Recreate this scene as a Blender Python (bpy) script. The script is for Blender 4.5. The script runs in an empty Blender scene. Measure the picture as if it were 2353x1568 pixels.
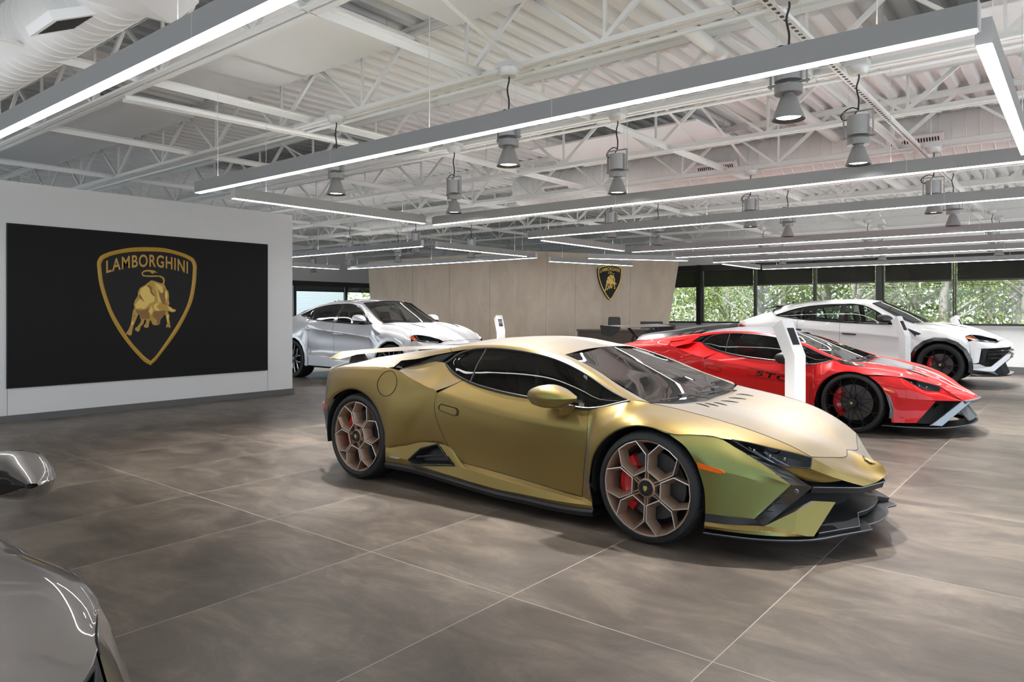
import bpy, bmesh, math, random
from mathutils import Vector, Matrix
from mathutils.bvhtree import BVHTree
PI = math.pi
SC = bpy.context.scene
COL = SC.collection
rnd = random.Random(7)

# ------------------------------------------------------------------ materials
MATS = {}
def new_mat(name):
    m = bpy.data.materials.new(name); m.use_nodes = True
    nt = m.node_tree; nt.nodes.clear()
    out = nt.nodes.new('ShaderNodeOutputMaterial')
    MATS[name] = m
    return m, nt, out
def pbr(name, col, rough=.5, metal=0., spec=.5, coat=0., coatr=.05, noise=0., nscale=8., bump=0., bscale=60., emit=None, estr=0., sheen=0.):
    m, nt, out = new_mat(name)
    b = nt.nodes.new('ShaderNodeBsdfPrincipled')
    b.inputs['Base Color'].default_value = (*col, 1); b.inputs['Roughness'].default_value = rough
    b.inputs['Metallic'].default_value = metal; b.inputs['Specular IOR Level'].default_value = spec
    b.inputs['Coat Weight'].default_value = coat; b.inputs['Coat Roughness'].default_value = coatr
    if emit: b.inputs['Emission Color'].default_value = (*emit, 1); b.inputs['Emission Strength'].default_value = estr
    tc = nt.nodes.new('ShaderNodeTexCoord')
    if noise > 0:
        n = nt.nodes.new('ShaderNodeTexNoise'); n.inputs['Scale'].default_value = nscale; n.inputs['Detail'].default_value = 5
        nt.links.new(tc.outputs['Object'], n.inputs['Vector'])
        r = nt.nodes.new('ShaderNodeMapRange'); r.inputs[3].default_value = 1-noise; r.inputs[4].default_value = 1+noise
        nt.links.new(n.outputs['Fac'], r.inputs[0])
        mx = nt.nodes.new('ShaderNodeVectorMath'); mx.operation = 'MULTIPLY'; mx.inputs[0].default_value = col
        nt.links.new(r.outputs[0], mx.inputs[1]); nt.links.new(mx.outputs[0], b.inputs['Base Color'])
    if bump > 0:
        n2 = nt.nodes.new('ShaderNodeTexNoise'); n2.inputs['Scale'].default_value = bscale
        nt.links.new(tc.outputs['Object'], n2.inputs['Vector'])
        bp = nt.nodes.new('ShaderNodeBump'); bp.inputs['Strength'].default_value = bump; bp.inputs['Distance'].default_value = .01
        nt.links.new(n2.outputs['Fac'], bp.inputs['Height']); nt.links.new(bp.outputs[0], b.inputs['Normal'])
    nt.links.new(b.outputs[0], out.inputs[0])
    return m
def emis(name, col, s):
    m, nt, out = new_mat(name)
    e = nt.nodes.new('ShaderNodeEmission'); e.inputs[0].default_value = (*col, 1); e.inputs[1].default_value = s
    nt.links.new(e.outputs[0], out.inputs[0]); return m
def glass(name, tint, refl=1.0, rough=0.0, ior=1.5):
    """thin pane: tinted transparency under a Fresnel reflection"""
    m, nt, out = new_mat(name)
    t = nt.nodes.new('ShaderNodeBsdfTransparent'); t.inputs[0].default_value = (*tint, 1)
    g = nt.nodes.new('ShaderNodeBsdfGlossy'); g.inputs['Roughness'].default_value = rough; g.inputs['Color'].default_value = (1, 1, 1, 1)
    f = nt.nodes.new('ShaderNodeFresnel')
    ge = nt.nodes.new('ShaderNodeNewGeometry'); io = nt.nodes.new('ShaderNodeMath'); io.operation = 'MULTIPLY_ADD'; io.inputs[1].default_value = 1/ior-ior; io.inputs[2].default_value = ior
    nt.links.new(ge.outputs['Backfacing'], io.inputs[0]); nt.links.new(io.outputs[0], f.inputs[0])
    mx = nt.nodes.new('ShaderNodeMixShader')
    mu = nt.nodes.new('ShaderNodeMath'); mu.operation = 'MULTIPLY'; mu.inputs[1].default_value = refl; mu.use_clamp = True
    nt.links.new(f.outputs[0], mu.inputs[0]); nt.links.new(mu.outputs[0], mx.inputs[0])
    nt.links.new(t.outputs[0], mx.inputs[1]); nt.links.new(g.outputs[0], mx.inputs[2]); nt.links.new(mx.outputs[0], out.inputs[0])
    return m

# ------------------------------------------------------------------ mesh builder
class MB:
    def __init__(s): s.v = []; s.f = []; s.mi = []
    def add(s, vs, fs, mi=0):
        o = len(s.v); s.v += [tuple(p) for p in vs]; s.f += [tuple(i+o for i in f) for f in fs]; s.mi += [mi]*len(fs); return s
    def box(s, x0, y0, z0, x1, y1, z1, mi=0):
        return s.add([(x0,y0,z0),(x1,y0,z0),(x1,y1,z0),(x0,y1,z0),(x0,y0,z1),(x1,y0,z1),(x1,y1,z1),(x0,y1,z1)],
                     [(0,3,2,1),(4,5,6,7),(0,1,5,4),(1,2,6,5),(2,3,7,6),(3,0,4,7)], mi)
    def bar(s, p, q, w, h, up=(0,0,1), mi=0):
        p = Vector(p); q = Vector(q); d = (q-p).normalized(); up = Vector(up)
        if abs(d.dot(up)) > .98: up = Vector((0,1,0))
        r = d.cross(up).normalized(); u = r.cross(d).normalized()
        c = [(-w/2,-h/2),(w/2,-h/2),(w/2,h/2),(-w/2,h/2)]
        return s.add([p+r*a+u*b for a,b in c]+[q+r*a+u*b for a,b in c],[(0,1,2,3),(7,6,5,4),(0,4,5,1),(1,5,6,2),(2,6,7,3),(3,7,4,0)], mi)
    def tube(s, pts, r, n=8, closed=False, mi=0, caps=True):
        pts = [Vector(p) for p in pts]; N = len(pts)
        rs = r if isinstance(r,(list,tuple)) else [r]*N
        prev = None; rings = []
        for i,p in enumerate(pts):
            a = pts[i-1] if (i>0 or closed) else p; b = pts[(i+1)%N] if (i<N-1 or closed) else p
            d = (b-a)
            d = d.normalized() if d.length > 1e-9 else Vector((0,0,1))
            if prev is None:
                u = Vector((0,0,1)) if abs(d.z) < .9 else Vector((1,0,0))
                x = d.cross(u).normalized()
            else:
                x = prev - d*prev.dot(d)
                x = x.normalized() if x.length > 1e-6 else d.cross(Vector((0,0,1))).normalized()
            prev = x; y = d.cross(x)
            rings.append([p+(x*math.cos(2*PI*k/n)+y*math.sin(2*PI*k/n))*rs[i] for k in range(n)])
        vs = [v for R in rings for v in R]; fs = []
        for i in range(N if closed else N-1):
            j = (i+1)%N
            for k in range(n): fs.append((i*n+k, i*n+(k+1)%n, j*n+(k+1)%n, j*n+k))
        if caps and not closed: fs.append(tuple(range(n))[::-1]); fs.append(tuple((N-1)*n+k for k in range(n)))
        return s.add(vs, fs, mi)
    def revolve(s, prof, n=32, axis='z', c=(0,0,0), mi=0, a0=0., a1=2*PI):
        """prof: list of (r, h)"""
        full = abs(a1-a0-2*PI) < 1e-6; m = n if full else n+1
        vs = []; c = Vector(c)
        for k in range(m):
            a = a0+(a1-a0)*k/n; ca, sa = math.cos(a), math.sin(a)
            for r,h in prof:
                if axis == 'z': vs.append(c+Vector((r*ca, r*sa, h)))
                elif axis == 'y': vs.append(c+Vector((r*ca, h, r*sa)))
                else: vs.append(c+Vector((h, r*ca, r*sa)))
        L = len(prof); fs = []
        for k in range(n):
            j = (k+1) % m
            for i in range(L-1): fs.append((k*L+i, k*L+i+1, j*L+i+1, j*L+i))
        return s.add(vs, fs, mi)
    def slab(s, pts, t, mi=0, n=None):
        """flat polygon given thickness t along -normal (t>0 goes behind)"""
        pts = [Vector(p) for p in pts]
        if n is None:
            n = Vector((0,0,0))
            for i in range(len(pts)):
                a,b = pts[i], pts[(i+1)%len(pts)]
                n += Vector(((a.y-b.y)*(a.z+b.z),(a.z-b.z)*(a.x+b.x),(a.x-b.x)*(a.y+b.y)))
            n.normalize()
        n = Vector(n); N = len(pts)
        bk = [p-n*t for p in pts]
        return s.add(pts+bk, [tuple(range(N)), tuple(range(2*N-1,N-1,-1))]+[(i,i+N,(i+1)%N+N,(i+1)%N) for i in range(N)], mi)
    def grid(s, G, mi=0, closed=False):
        R = len(G); C = len(G[0]); vs = [p for row in G for p in row]
        fs = [(r*C+c, r*C+c+1, (r+1)*C+c+1, (r+1)*C+c) for r in range(R-1) for c in range(C-1)]
        return s.add(vs, fs, mi)
    def xf(s, M):
        s.v = [tuple(M @ Vector(p)) for p in s.v]; return s
    def join(s, o, mi=None):
        k = len(s.v); s.v += o.v; s.f += [tuple(i+k for i in f) for f in o.f]; s.mi += (o.mi if mi is None else [mi]*len(o.f)); return s
    def mirror_y(s):
        """add the mirror image about y=0"""
        k = len(s.v); m = len(s.f); s.half = (k, m)
        s.v += [(x,-y,z) for x,y,z in s.v]; s.f += [tuple(i+k for i in f[::-1]) for f in s.f[:m]]; s.mi += s.mi[:m]; return s
    def flipped(s):
        o = MB(); o.v = [(x,-y,z) for x,y,z in s.v]; o.f = [f[::-1] for f in s.f]; o.mi = list(s.mi); return o
    def build(s, name, mats, parent=None, smooth=None, weld=0, loc=None, rot=None, bevel=0, solid=0, recalc=False):
        h = getattr(s, 'half', None)
        if h and len(s.v) == 2*h[0] and min(abs(p[1]) for p in s.v) > .012:     # two separate mirrored pieces: two objects
            a = MB(); a.v = s.v[:h[0]]; a.f = s.f[:h[1]]; a.mi = s.mi[:h[1]]
            b = a.flipped(); kw = dict(smooth=smooth, weld=weld, loc=loc, rot=rot, bevel=bevel, solid=solid, recalc=recalc)
            o = a.build(name, mats, parent, **kw); b.build(name, mats, parent, **kw); return o
        me = bpy.data.meshes.new(name)
        me.from_pydata([tuple(p) for p in s.v], [], s.f)
        if not isinstance(mats,(list,tuple)): mats = [mats]
        for m in mats: me.materials.append(m)
        if len(mats) > 1: me.polygons.foreach_set('material_index', s.mi)
        if weld or recalc:
            bm = bmesh.new(); bm.from_mesh(me)
            if weld: bmesh.ops.remove_doubles(bm, verts=bm.verts, dist=weld)
            if recalc: bmesh.ops.recalc_face_normals(bm, faces=bm.faces)
            bm.to_mesh(me); bm.free()
        if smooth is not None:
            me.polygons.foreach_set('use_smooth', [True]*len(me.polygons))
            if smooth < 180: me.set_sharp_from_angle(angle=math.radians(smooth))
        me.update()
        o = bpy.data.objects.new(name, me); COL.objects.link(o)
        if parent is not None: o.parent = parent
        if loc is not None: o.location = loc
        if rot is not None: o.rotation_euler = rot
        if bevel:
            b = o.modifiers.new('bevel','BEVEL'); b.width = bevel; b.segments = 2; b.limit_method = 'ANGLE'; b.angle_limit = math.radians(40)
        if solid:
            b = o.modifiers.new('solid','SOLIDIFY'); b.thickness = solid; b.offset = -1
        return o

def tag(o, label=None, cat=None, group=None, kind=None):
    if label: o['label'] = label
    if cat: o['category'] = cat
    if group: o['group'] = group
    if kind: o['kind'] = kind
    return o
def empty(name, loc=(0,0,0), rz=0., label=None, cat=None, group=None, kind=None):
    o = bpy.data.objects.new(name, None); COL.objects.link(o); o.location = loc; o.rotation_euler = (0,0,rz)
    o.empty_display_size = .2
    return tag(o, label, cat, group, kind)
def copy_tree(o, parent=None):
    c = o.copy(); COL.objects.link(c)
    if parent is not None: c.parent = parent
    for ch in list(o.children): copy_tree(ch, c)
    return c

# ------------------------------------------------------------------ smooth grids through traced points
def spline(P, n, crease=()):
    """curve through all points of P (centripetal-ish Catmull-Rom); tangents break at the crease indices"""
    P = [Vector(p) for p in P]; N = len(P); out = []
    if N == 2: return [P[0].lerp(P[1], k/n) for k in range(n)]+[P[1]]
    def tan(i, side):
        if i == 0 or (i in crease and side > 0): return P[i+1]-P[i] if i < N-1 else P[i]-P[i-1]
        if i == N-1 or (i in crease and side < 0): return P[i]-P[i-1]
        a = (P[i]-P[i-1]); b = (P[i+1]-P[i]); la, lb = max(a.length,1e-6), max(b.length,1e-6)
        d = (a/la*lb + b/lb*la)/(la+lb)      # direction, unit-speed tangent
        return d
    for i in range(N-1):
        p, q = P[i], P[i+1]; L = (q-p).length
        m0 = tan(i, 1); m1 = tan(i+1, -1)
        if i == 0 or i in crease: m0 = (q-p)
        else: m0 = m0*L
        if i+1 == N-1 or (i+1) in crease: m1 = (q-p)
        else: m1 = m1*L
        for k in range(n):
            t = k/n; t2, t3 = t*t, t*t*t
            out.append(p*(2*t3-3*t2+1)+m0*(t3-2*t2+t)+q*(-2*t3+3*t2)+m1*(t3-t2))
    out.append(P[-1]); return out
def patch(P, nu=6, nv=5, crow=(), ccol=()):
    rows = [spline(r, nu, ccol) for r in P]
    cols = [spline([r[c] for r in rows], nv, crow) for c in range(len(rows[0]))]
    return [[cols[c][r] for c in range(len(cols))] for r in range(len(cols[0]))]
def mirG(G): return [[Vector((p.x,-p.y,p.z)) for p in r] for r in G]
def sides(G, flip=False, both=False):
    """[near mesh builder, far mesh builder] of a near-side grid with outward normals"""
    a = MB(); R = len(G); C = len(G[0]); a.v = [tuple(p) for r in G for p in r]
    fs = [(r*C+c, r*C+c+1, (r+1)*C+c+1, (r+1)*C+c) for r in range(R-1) for c in range(C-1)]
    if flip: fs = [f[::-1] for f in fs]
    a.f = fs; a.mi = [0]*len(fs)
    b = a.flipped()
    return (a, b)
SUPERCAR = {
 'rail': [[[-1.891,-0.6,1.037],[-1.755,-0.592,1.06],[-1.611,-0.587,1.074],[-1.428,-0.584,1.081],[-1.286,-0.587,1.078],[-1.103,-0.598,1.065],[-0.96,-0.613,1.045],[-0.823,-0.631,1.015],[-0.685,-0.655,0.976],[-0.554,-0.682,0.929],[-0.371,-0.728,0.858],[-0.203,-0.775,0.802]],[[-1.925,-0.577,1.059],[-1.788,-0.57,1.081],[-1.64,-0.566,1.095],[-1.455,-0.564,1.102],[-1.311,-0.565,1.101],[-1.133,-0.571,1.09],[-0.993,-0.581,1.071],[-0.842,-0.596,1.041],[-0.705,-0.616,1.002],[-0.558,-0.643,0.95],[-0.364,-0.69,0.872],[-0.16,-0.744,0.804]],[[-1.958,-0.53,1.066],[-1.822,-0.524,1.086],[-1.669,-0.52,1.1],[-1.482,-0.519,1.108],[-1.337,-0.518,1.108],[-1.163,-0.52,1.098],[-1.026,-0.525,1.082],[-0.861,-0.536,1.051],[-0.725,-0.552,1.013],[-0.562,-0.58,0.955],[-0.357,-0.629,0.871],[-0.117,-0.69,0.789]]],
 'roof': [[[-1.958,-0.53,1.066],[-1.822,-0.524,1.086],[-1.669,-0.52,1.1],[-1.482,-0.519,1.108],[-1.337,-0.518,1.108],[-1.163,-0.52,1.098],[-1.026,-0.525,1.082],[-0.861,-0.536,1.051]],[[-1.95,-0.3,1.096],[-1.812,-0.3,1.12],[-1.647,-0.3,1.137],[-1.454,-0.3,1.145],[-1.307,-0.3,1.144],[-1.135,-0.3,1.131],[-1.001,-0.3,1.11],[-0.832,-0.32,1.08]],[[-1.94,0.0,1.105],[-1.8,0.0,1.13],[-1.62,0.0,1.148],[-1.42,0.0,1.156],[-1.27,0.0,1.154],[-1.1,0.0,1.14],[-0.97,0.0,1.118],[-0.845,0.0,1.088]]],
 'ws': [[[-0.861,-0.536,1.051],[-0.727,-0.554,1.007],[-0.563,-0.581,0.952],[-0.354,-0.626,0.878],[-0.117,-0.69,0.789]],[[-0.856,-0.429,1.064],[-0.692,-0.443,1.006],[-0.512,-0.465,0.94],[-0.313,-0.501,0.865],[-0.102,-0.552,0.782]],[[-0.851,-0.322,1.074],[-0.665,-0.332,1.005],[-0.472,-0.349,0.931],[-0.281,-0.376,0.855],[-0.09,-0.414,0.777]],[[-0.848,-0.214,1.081],[-0.645,-0.222,1.005],[-0.443,-0.233,0.924],[-0.258,-0.25,0.848],[-0.082,-0.276,0.773]],[[-0.846,-0.107,1.086],[-0.634,-0.111,1.004],[-0.426,-0.116,0.92],[-0.245,-0.125,0.844],[-0.077,-0.138,0.771]],[[-0.845,-0.0,1.087],[-0.63,-0.0,1.004],[-0.42,-0.0,0.919],[-0.24,-0.0,0.843],[-0.075,-0.0,0.77]]],
 'sideglass': [[[-1.886,-0.665,0.949],[-1.796,-0.609,1.024],[-1.685,-0.587,1.06],[-1.54,-0.582,1.075],[-1.282,-0.592,1.072],[-1.098,-0.603,1.058],[-0.824,-0.629,1.012],[-0.595,-0.672,0.941],[-0.367,-0.733,0.849],[-0.222,-0.77,0.803]],[[-1.88,-0.668,0.944],[-1.777,-0.686,0.96],[-1.64,-0.7,0.956],[-1.529,-0.704,0.956],[-1.266,-0.72,0.934],[-1.052,-0.725,0.915],[-0.785,-0.739,0.883],[-0.565,-0.769,0.839],[-0.42,-0.8,0.793],[-0.213,-0.772,0.802]],[[-1.874,-0.67,0.939],[-1.758,-0.728,0.897],[-1.596,-0.776,0.853],[-1.518,-0.791,0.836],[-1.251,-0.811,0.796],[-1.007,-0.811,0.773],[-0.746,-0.812,0.754],[-0.534,-0.83,0.736],[-0.472,-0.83,0.737],[-0.205,-0.775,0.801]]],
 'door': [[[-1.599,-0.785,0.845],[-1.247,-0.8,0.803],[-1.007,-0.81,0.773],[-0.717,-0.825,0.745],[-0.472,-0.83,0.736]],[[-1.756,-0.905,0.75],[-1.434,-0.902,0.695],[-1.13,-0.899,0.656],[-0.788,-0.897,0.629],[-0.437,-0.895,0.618]],[[-1.767,-0.915,0.64],[-1.337,-0.905,0.562],[-0.991,-0.898,0.513],[-0.69,-0.893,0.503],[-0.445,-0.9,0.5]],[[-1.706,-0.908,0.478],[-1.328,-0.892,0.423],[-1.002,-0.885,0.381],[-0.715,-0.882,0.357],[-0.466,-0.893,0.36]],[[-1.642,-0.892,0.368],[-1.296,-0.883,0.334],[-0.989,-0.878,0.296],[-0.719,-0.876,0.271],[-0.476,-0.888,0.27]],[[-1.51,-0.885,0.263],[-1.179,-0.88,0.24],[-0.952,-0.877,0.221],[-0.719,-0.876,0.2],[-0.489,-0.88,0.184]]],
 'fender': [[[-0.472,-0.83,0.736],[-0.44,-0.832,0.746],[-0.391,-0.828,0.757],[-0.343,-0.818,0.766],[-0.276,-0.8,0.784],[-0.204,-0.775,0.803],[-0.106,-0.707,0.788],[-0.009,-0.683,0.774],[0.129,-0.674,0.753],[0.315,-0.665,0.72],[0.475,-0.638,0.681],[0.597,-0.596,0.639],[0.707,-0.544,0.589],[0.791,-0.5,0.538]],[[-0.437,-0.895,0.618],[-0.431,-0.887,0.619],[-0.394,-0.887,0.655],[-0.353,-0.883,0.68],[-0.294,-0.87,0.716],[-0.221,-0.85,0.754],[-0.115,-0.797,0.761],[-0.02,-0.778,0.754],[0.11,-0.771,0.737],[0.276,-0.765,0.706],[0.427,-0.722,0.676],[0.553,-0.671,0.642],[0.689,-0.581,0.59],[0.791,-0.5,0.538]],[[-0.445,-0.9,0.5],[-0.419,-0.929,0.458],[-0.398,-0.935,0.525],[-0.365,-0.937,0.571],[-0.316,-0.931,0.63],[-0.243,-0.918,0.691],[-0.126,-0.884,0.725],[-0.035,-0.872,0.728],[0.085,-0.867,0.717],[0.227,-0.863,0.688],[0.367,-0.81,0.669],[0.497,-0.752,0.645],[0.665,-0.624,0.592],[0.791,-0.5,0.537]],[[-0.466,-0.893,0.36],[-0.407,-0.931,0.297],[-0.402,-0.942,0.395],[-0.378,-0.951,0.462],[-0.338,-0.951,0.545],[-0.265,-0.946,0.628],[-0.138,-0.931,0.69],[-0.05,-0.925,0.702],[0.059,-0.923,0.696],[0.177,-0.921,0.671],[0.307,-0.869,0.663],[0.441,-0.813,0.648],[0.642,-0.658,0.594],[0.791,-0.5,0.536]],[[-0.476,-0.888,0.27],[-0.4,-0.923,0.21],[-0.404,-0.936,0.325],[-0.384,-0.949,0.403],[-0.35,-0.953,0.499],[-0.276,-0.951,0.594],[-0.144,-0.946,0.671],[-0.058,-0.945,0.688],[0.046,-0.944,0.685],[0.151,-0.943,0.661],[0.275,-0.894,0.659],[0.411,-0.841,0.649],[0.629,-0.674,0.595],[0.791,-0.5,0.535]],[[-0.489,-0.88,0.184],[-0.397,-0.91,0.17],[-0.405,-0.925,0.293],[-0.387,-0.94,0.376],[-0.356,-0.945,0.477],[-0.282,-0.945,0.579],[-0.146,-0.945,0.662],[-0.062,-0.945,0.681],[0.04,-0.945,0.68],[0.138,-0.945,0.657],[0.26,-0.9,0.658],[0.397,-0.85,0.65],[0.623,-0.68,0.595],[0.791,-0.5,0.535]]],
 'hood': [[[-0.106,-0.707,0.788],[-0.009,-0.683,0.774],[0.129,-0.674,0.753],[0.315,-0.665,0.72],[0.475,-0.638,0.681],[0.597,-0.596,0.639],[0.707,-0.544,0.589],[0.791,-0.5,0.538]],[[-0.055,-0.4,0.757],[0.025,-0.4,0.763],[0.165,-0.39,0.746],[0.337,-0.37,0.716],[0.487,-0.35,0.68],[0.614,-0.32,0.637],[0.733,-0.25,0.584],[0.84,-0.3,0.51]],[[-0.054,-0.16,0.747],[0.049,-0.16,0.742],[0.189,-0.156,0.728],[0.353,-0.148,0.7],[0.496,-0.14,0.665],[0.625,-0.128,0.622],[0.751,-0.1,0.567],[0.88,-0.12,0.494]],[[-0.045,0.0,0.738],[0.06,0.0,0.734],[0.2,0.0,0.72],[0.36,0.0,0.693],[0.5,0.0,0.659],[0.63,0.0,0.615],[0.759,0.0,0.56],[0.853,0.0,0.511]]],
 'nose': [[[0.794,-0.5,0.536],[0.84,-0.3,0.51],[0.88,-0.12,0.493],[0.853,0.0,0.511]],[[0.866,-0.39,0.468],[0.911,-0.245,0.449],[0.936,-0.105,0.441],[0.965,0.0,0.475]],[[0.945,-0.29,0.397],[0.992,-0.18,0.398],[1.014,-0.08,0.401],[1.051,0.0,0.44]],[[0.997,-0.22,0.352],[1.043,-0.14,0.366],[1.068,-0.07,0.385],[1.077,0.0,0.394]]],
 'noseside': [[[0.794,-0.5,0.536],[0.866,-0.39,0.468],[0.945,-0.29,0.397],[0.997,-0.22,0.352]],[[0.792,-0.52,0.476],[0.843,-0.435,0.438],[0.913,-0.35,0.399],[0.997,-0.22,0.352]]],
 'noselow': [[[0.566,-0.77,0.573],[0.665,-0.67,0.502],[0.727,-0.59,0.488],[0.792,-0.52,0.476]],[[0.624,-0.725,0.537],[0.711,-0.585,0.453],[0.786,-0.48,0.431],[0.843,-0.435,0.438]],[[0.675,-0.68,0.502],[0.755,-0.49,0.399],[0.857,-0.4,0.388],[0.913,-0.35,0.397]]],
 'headlight': [[[0.46,-0.82,0.642],[0.539,-0.75,0.622],[0.625,-0.68,0.595],[0.713,-0.59,0.566],[0.791,-0.5,0.533]],[[0.461,-0.82,0.641],[0.566,-0.77,0.573],[0.663,-0.67,0.503],[0.727,-0.59,0.488],[0.79,-0.52,0.477]]],
 'bumper': [[[0.138,-0.945,0.657],[0.26,-0.9,0.658],[0.397,-0.85,0.649],[0.486,-0.835,0.604],[0.575,-0.82,0.557],[0.667,-0.8,0.501],[0.76,-0.77,0.428]],[[0.245,-0.945,0.592],[0.323,-0.929,0.576],[0.428,-0.897,0.565],[0.512,-0.875,0.534],[0.594,-0.847,0.5],[0.676,-0.817,0.468],[0.761,-0.77,0.427]],[[0.307,-0.94,0.504],[0.386,-0.935,0.495],[0.459,-0.92,0.481],[0.539,-0.89,0.464],[0.614,-0.85,0.444],[0.686,-0.81,0.436],[0.762,-0.77,0.427]],[[0.348,-0.935,0.372],[0.392,-0.93,0.367],[0.452,-0.917,0.36],[0.524,-0.893,0.35],[0.589,-0.861,0.34],[0.643,-0.835,0.337],[0.686,-0.814,0.338]],[[0.353,-0.93,0.238],[0.399,-0.925,0.24],[0.444,-0.915,0.239],[0.509,-0.895,0.236],[0.563,-0.873,0.235],[0.599,-0.86,0.238],[0.61,-0.857,0.249]]],
 'Bpts': {"yband_in":[[0.397,-0.85,0.649],[0.486,-0.835,0.604],[0.575,-0.82,0.557],[0.667,-0.8,0.501],[0.76,-0.77,0.428]],"yband_out":[[0.46,-0.82,0.642],[0.566,-0.77,0.573],[0.665,-0.67,0.5],[0.746,-0.545,0.41],[0.793,-0.49,0.365]],"leg_in":[[0.76,-0.77,0.428],[0.599,-0.86,0.238]],"leg_out":[[0.793,-0.49,0.365],[0.642,-0.83,0.199]],"strip_top":[[0.353,-0.93,0.238],[0.482,-0.91,0.239],[0.599,-0.86,0.238]],"strip_bot":[[0.351,-0.935,0.193],[0.513,-0.905,0.199],[0.642,-0.83,0.199]],"barn":[[0.793,-0.49,0.365],[0.987,-0.225,0.342]],"fin":[[0.642,-0.83,0.199],[0.837,-0.57,0.312],[0.915,-0.49,0.303],[0.849,-0.66,0.144],[0.824,-0.7,0.149]],"gs_top":[[0.351,-0.935,0.193],[0.513,-0.905,0.199],[0.653,-0.86,0.208],[0.797,-0.75,0.176]],"gs_bot":[[0.352,-0.945,0.162],[0.545,-0.925,0.166],[0.719,-0.86,0.168],[0.824,-0.7,0.149]]},
 'splitter': [[0.321,-0.891,0.122],[0.423,-0.872,0.122],[0.64,-0.808,0.124],[0.85,-0.671,0.132],[0.961,-0.485,0.138],[1.061,-0.324,0.145],[1.024,-0.234,0.145]],
 'tier': [[0.864,-0.622,0.155],[1.012,-0.385,0.165],[0.968,-0.242,0.2],[0.993,0.015,0.195],[0.973,0.333,0.195]],
 'quarter': [[[-3.153,-0.84,0.64],[-3.13,-0.85,0.756],[-3.091,-0.86,0.845],[-2.967,-0.88,0.873],[-2.745,-0.9,0.899],[-2.568,-0.9,0.909],[-2.407,-0.9,0.914],[-2.293,-0.9,0.912],[-2.167,-0.9,0.895],[-2.054,-0.9,0.851],[-1.934,-0.905,0.813],[-1.836,-0.905,0.786],[-1.756,-0.905,0.768],[-1.767,-0.915,0.64],[-1.706,-0.908,0.478],[-1.642,-0.892,0.368]],[[-3.141,-0.856,0.627],[-3.114,-0.874,0.738],[-3.073,-0.883,0.824],[-2.954,-0.901,0.854],[-2.743,-0.919,0.881],[-2.575,-0.919,0.89],[-2.419,-0.919,0.893],[-2.307,-0.919,0.885],[-2.186,-0.919,0.864],[-2.08,-0.918,0.815],[-1.968,-0.921,0.774],[-1.879,-0.918,0.737],[-1.789,-0.912,0.723],[-1.782,-0.917,0.613],[-1.713,-0.908,0.468],[-1.642,-0.892,0.368]],[[-3.099,-0.897,0.584],[-3.058,-0.927,0.677],[-3.01,-0.935,0.752],[-2.905,-0.946,0.787],[-2.738,-0.957,0.817],[-2.599,-0.957,0.825],[-2.462,-0.957,0.817],[-2.356,-0.957,0.794],[-2.254,-0.957,0.754],[-2.17,-0.954,0.692],[-2.088,-0.953,0.634],[-2.031,-0.945,0.566],[-1.905,-0.924,0.569],[-1.836,-0.917,0.518],[-1.739,-0.905,0.434],[-1.642,-0.892,0.368]],[[-3.056,-0.925,0.541],[-3.003,-0.956,0.617],[-2.946,-0.962,0.68],[-2.857,-0.966,0.721],[-2.732,-0.968,0.753],[-2.624,-0.968,0.76],[-2.504,-0.968,0.742],[-2.405,-0.968,0.702],[-2.322,-0.968,0.644],[-2.26,-0.968,0.568],[-2.209,-0.966,0.494],[-2.183,-0.957,0.395],[-2.02,-0.925,0.414],[-1.89,-0.91,0.423],[-1.765,-0.899,0.4],[-1.642,-0.892,0.368]],[[-3.04,-0.933,0.525],[-2.982,-0.961,0.594],[-2.922,-0.966,0.653],[-2.839,-0.968,0.696],[-2.73,-0.968,0.729],[-2.633,-0.968,0.735],[-2.519,-0.968,0.714],[-2.423,-0.968,0.668],[-2.348,-0.968,0.603],[-2.294,-0.968,0.522],[-2.253,-0.966,0.442],[-2.239,-0.958,0.331],[-2.063,-0.922,0.356],[-1.91,-0.906,0.388],[-1.774,-0.896,0.388],[-1.642,-0.892,0.368]],[[-3.032,-0.93,0.516],[-2.971,-0.95,0.582],[-2.91,-0.955,0.638],[-2.83,-0.955,0.683],[-2.729,-0.955,0.716],[-2.638,-0.955,0.722],[-2.528,-0.955,0.699],[-2.432,-0.955,0.65],[-2.361,-0.955,0.581],[-2.312,-0.955,0.497],[-2.277,-0.955,0.414],[-2.269,-0.95,0.297],[-2.087,-0.915,0.326],[-1.92,-0.9,0.369],[-1.78,-0.893,0.381],[-1.642,-0.892,0.368]]],
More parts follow.
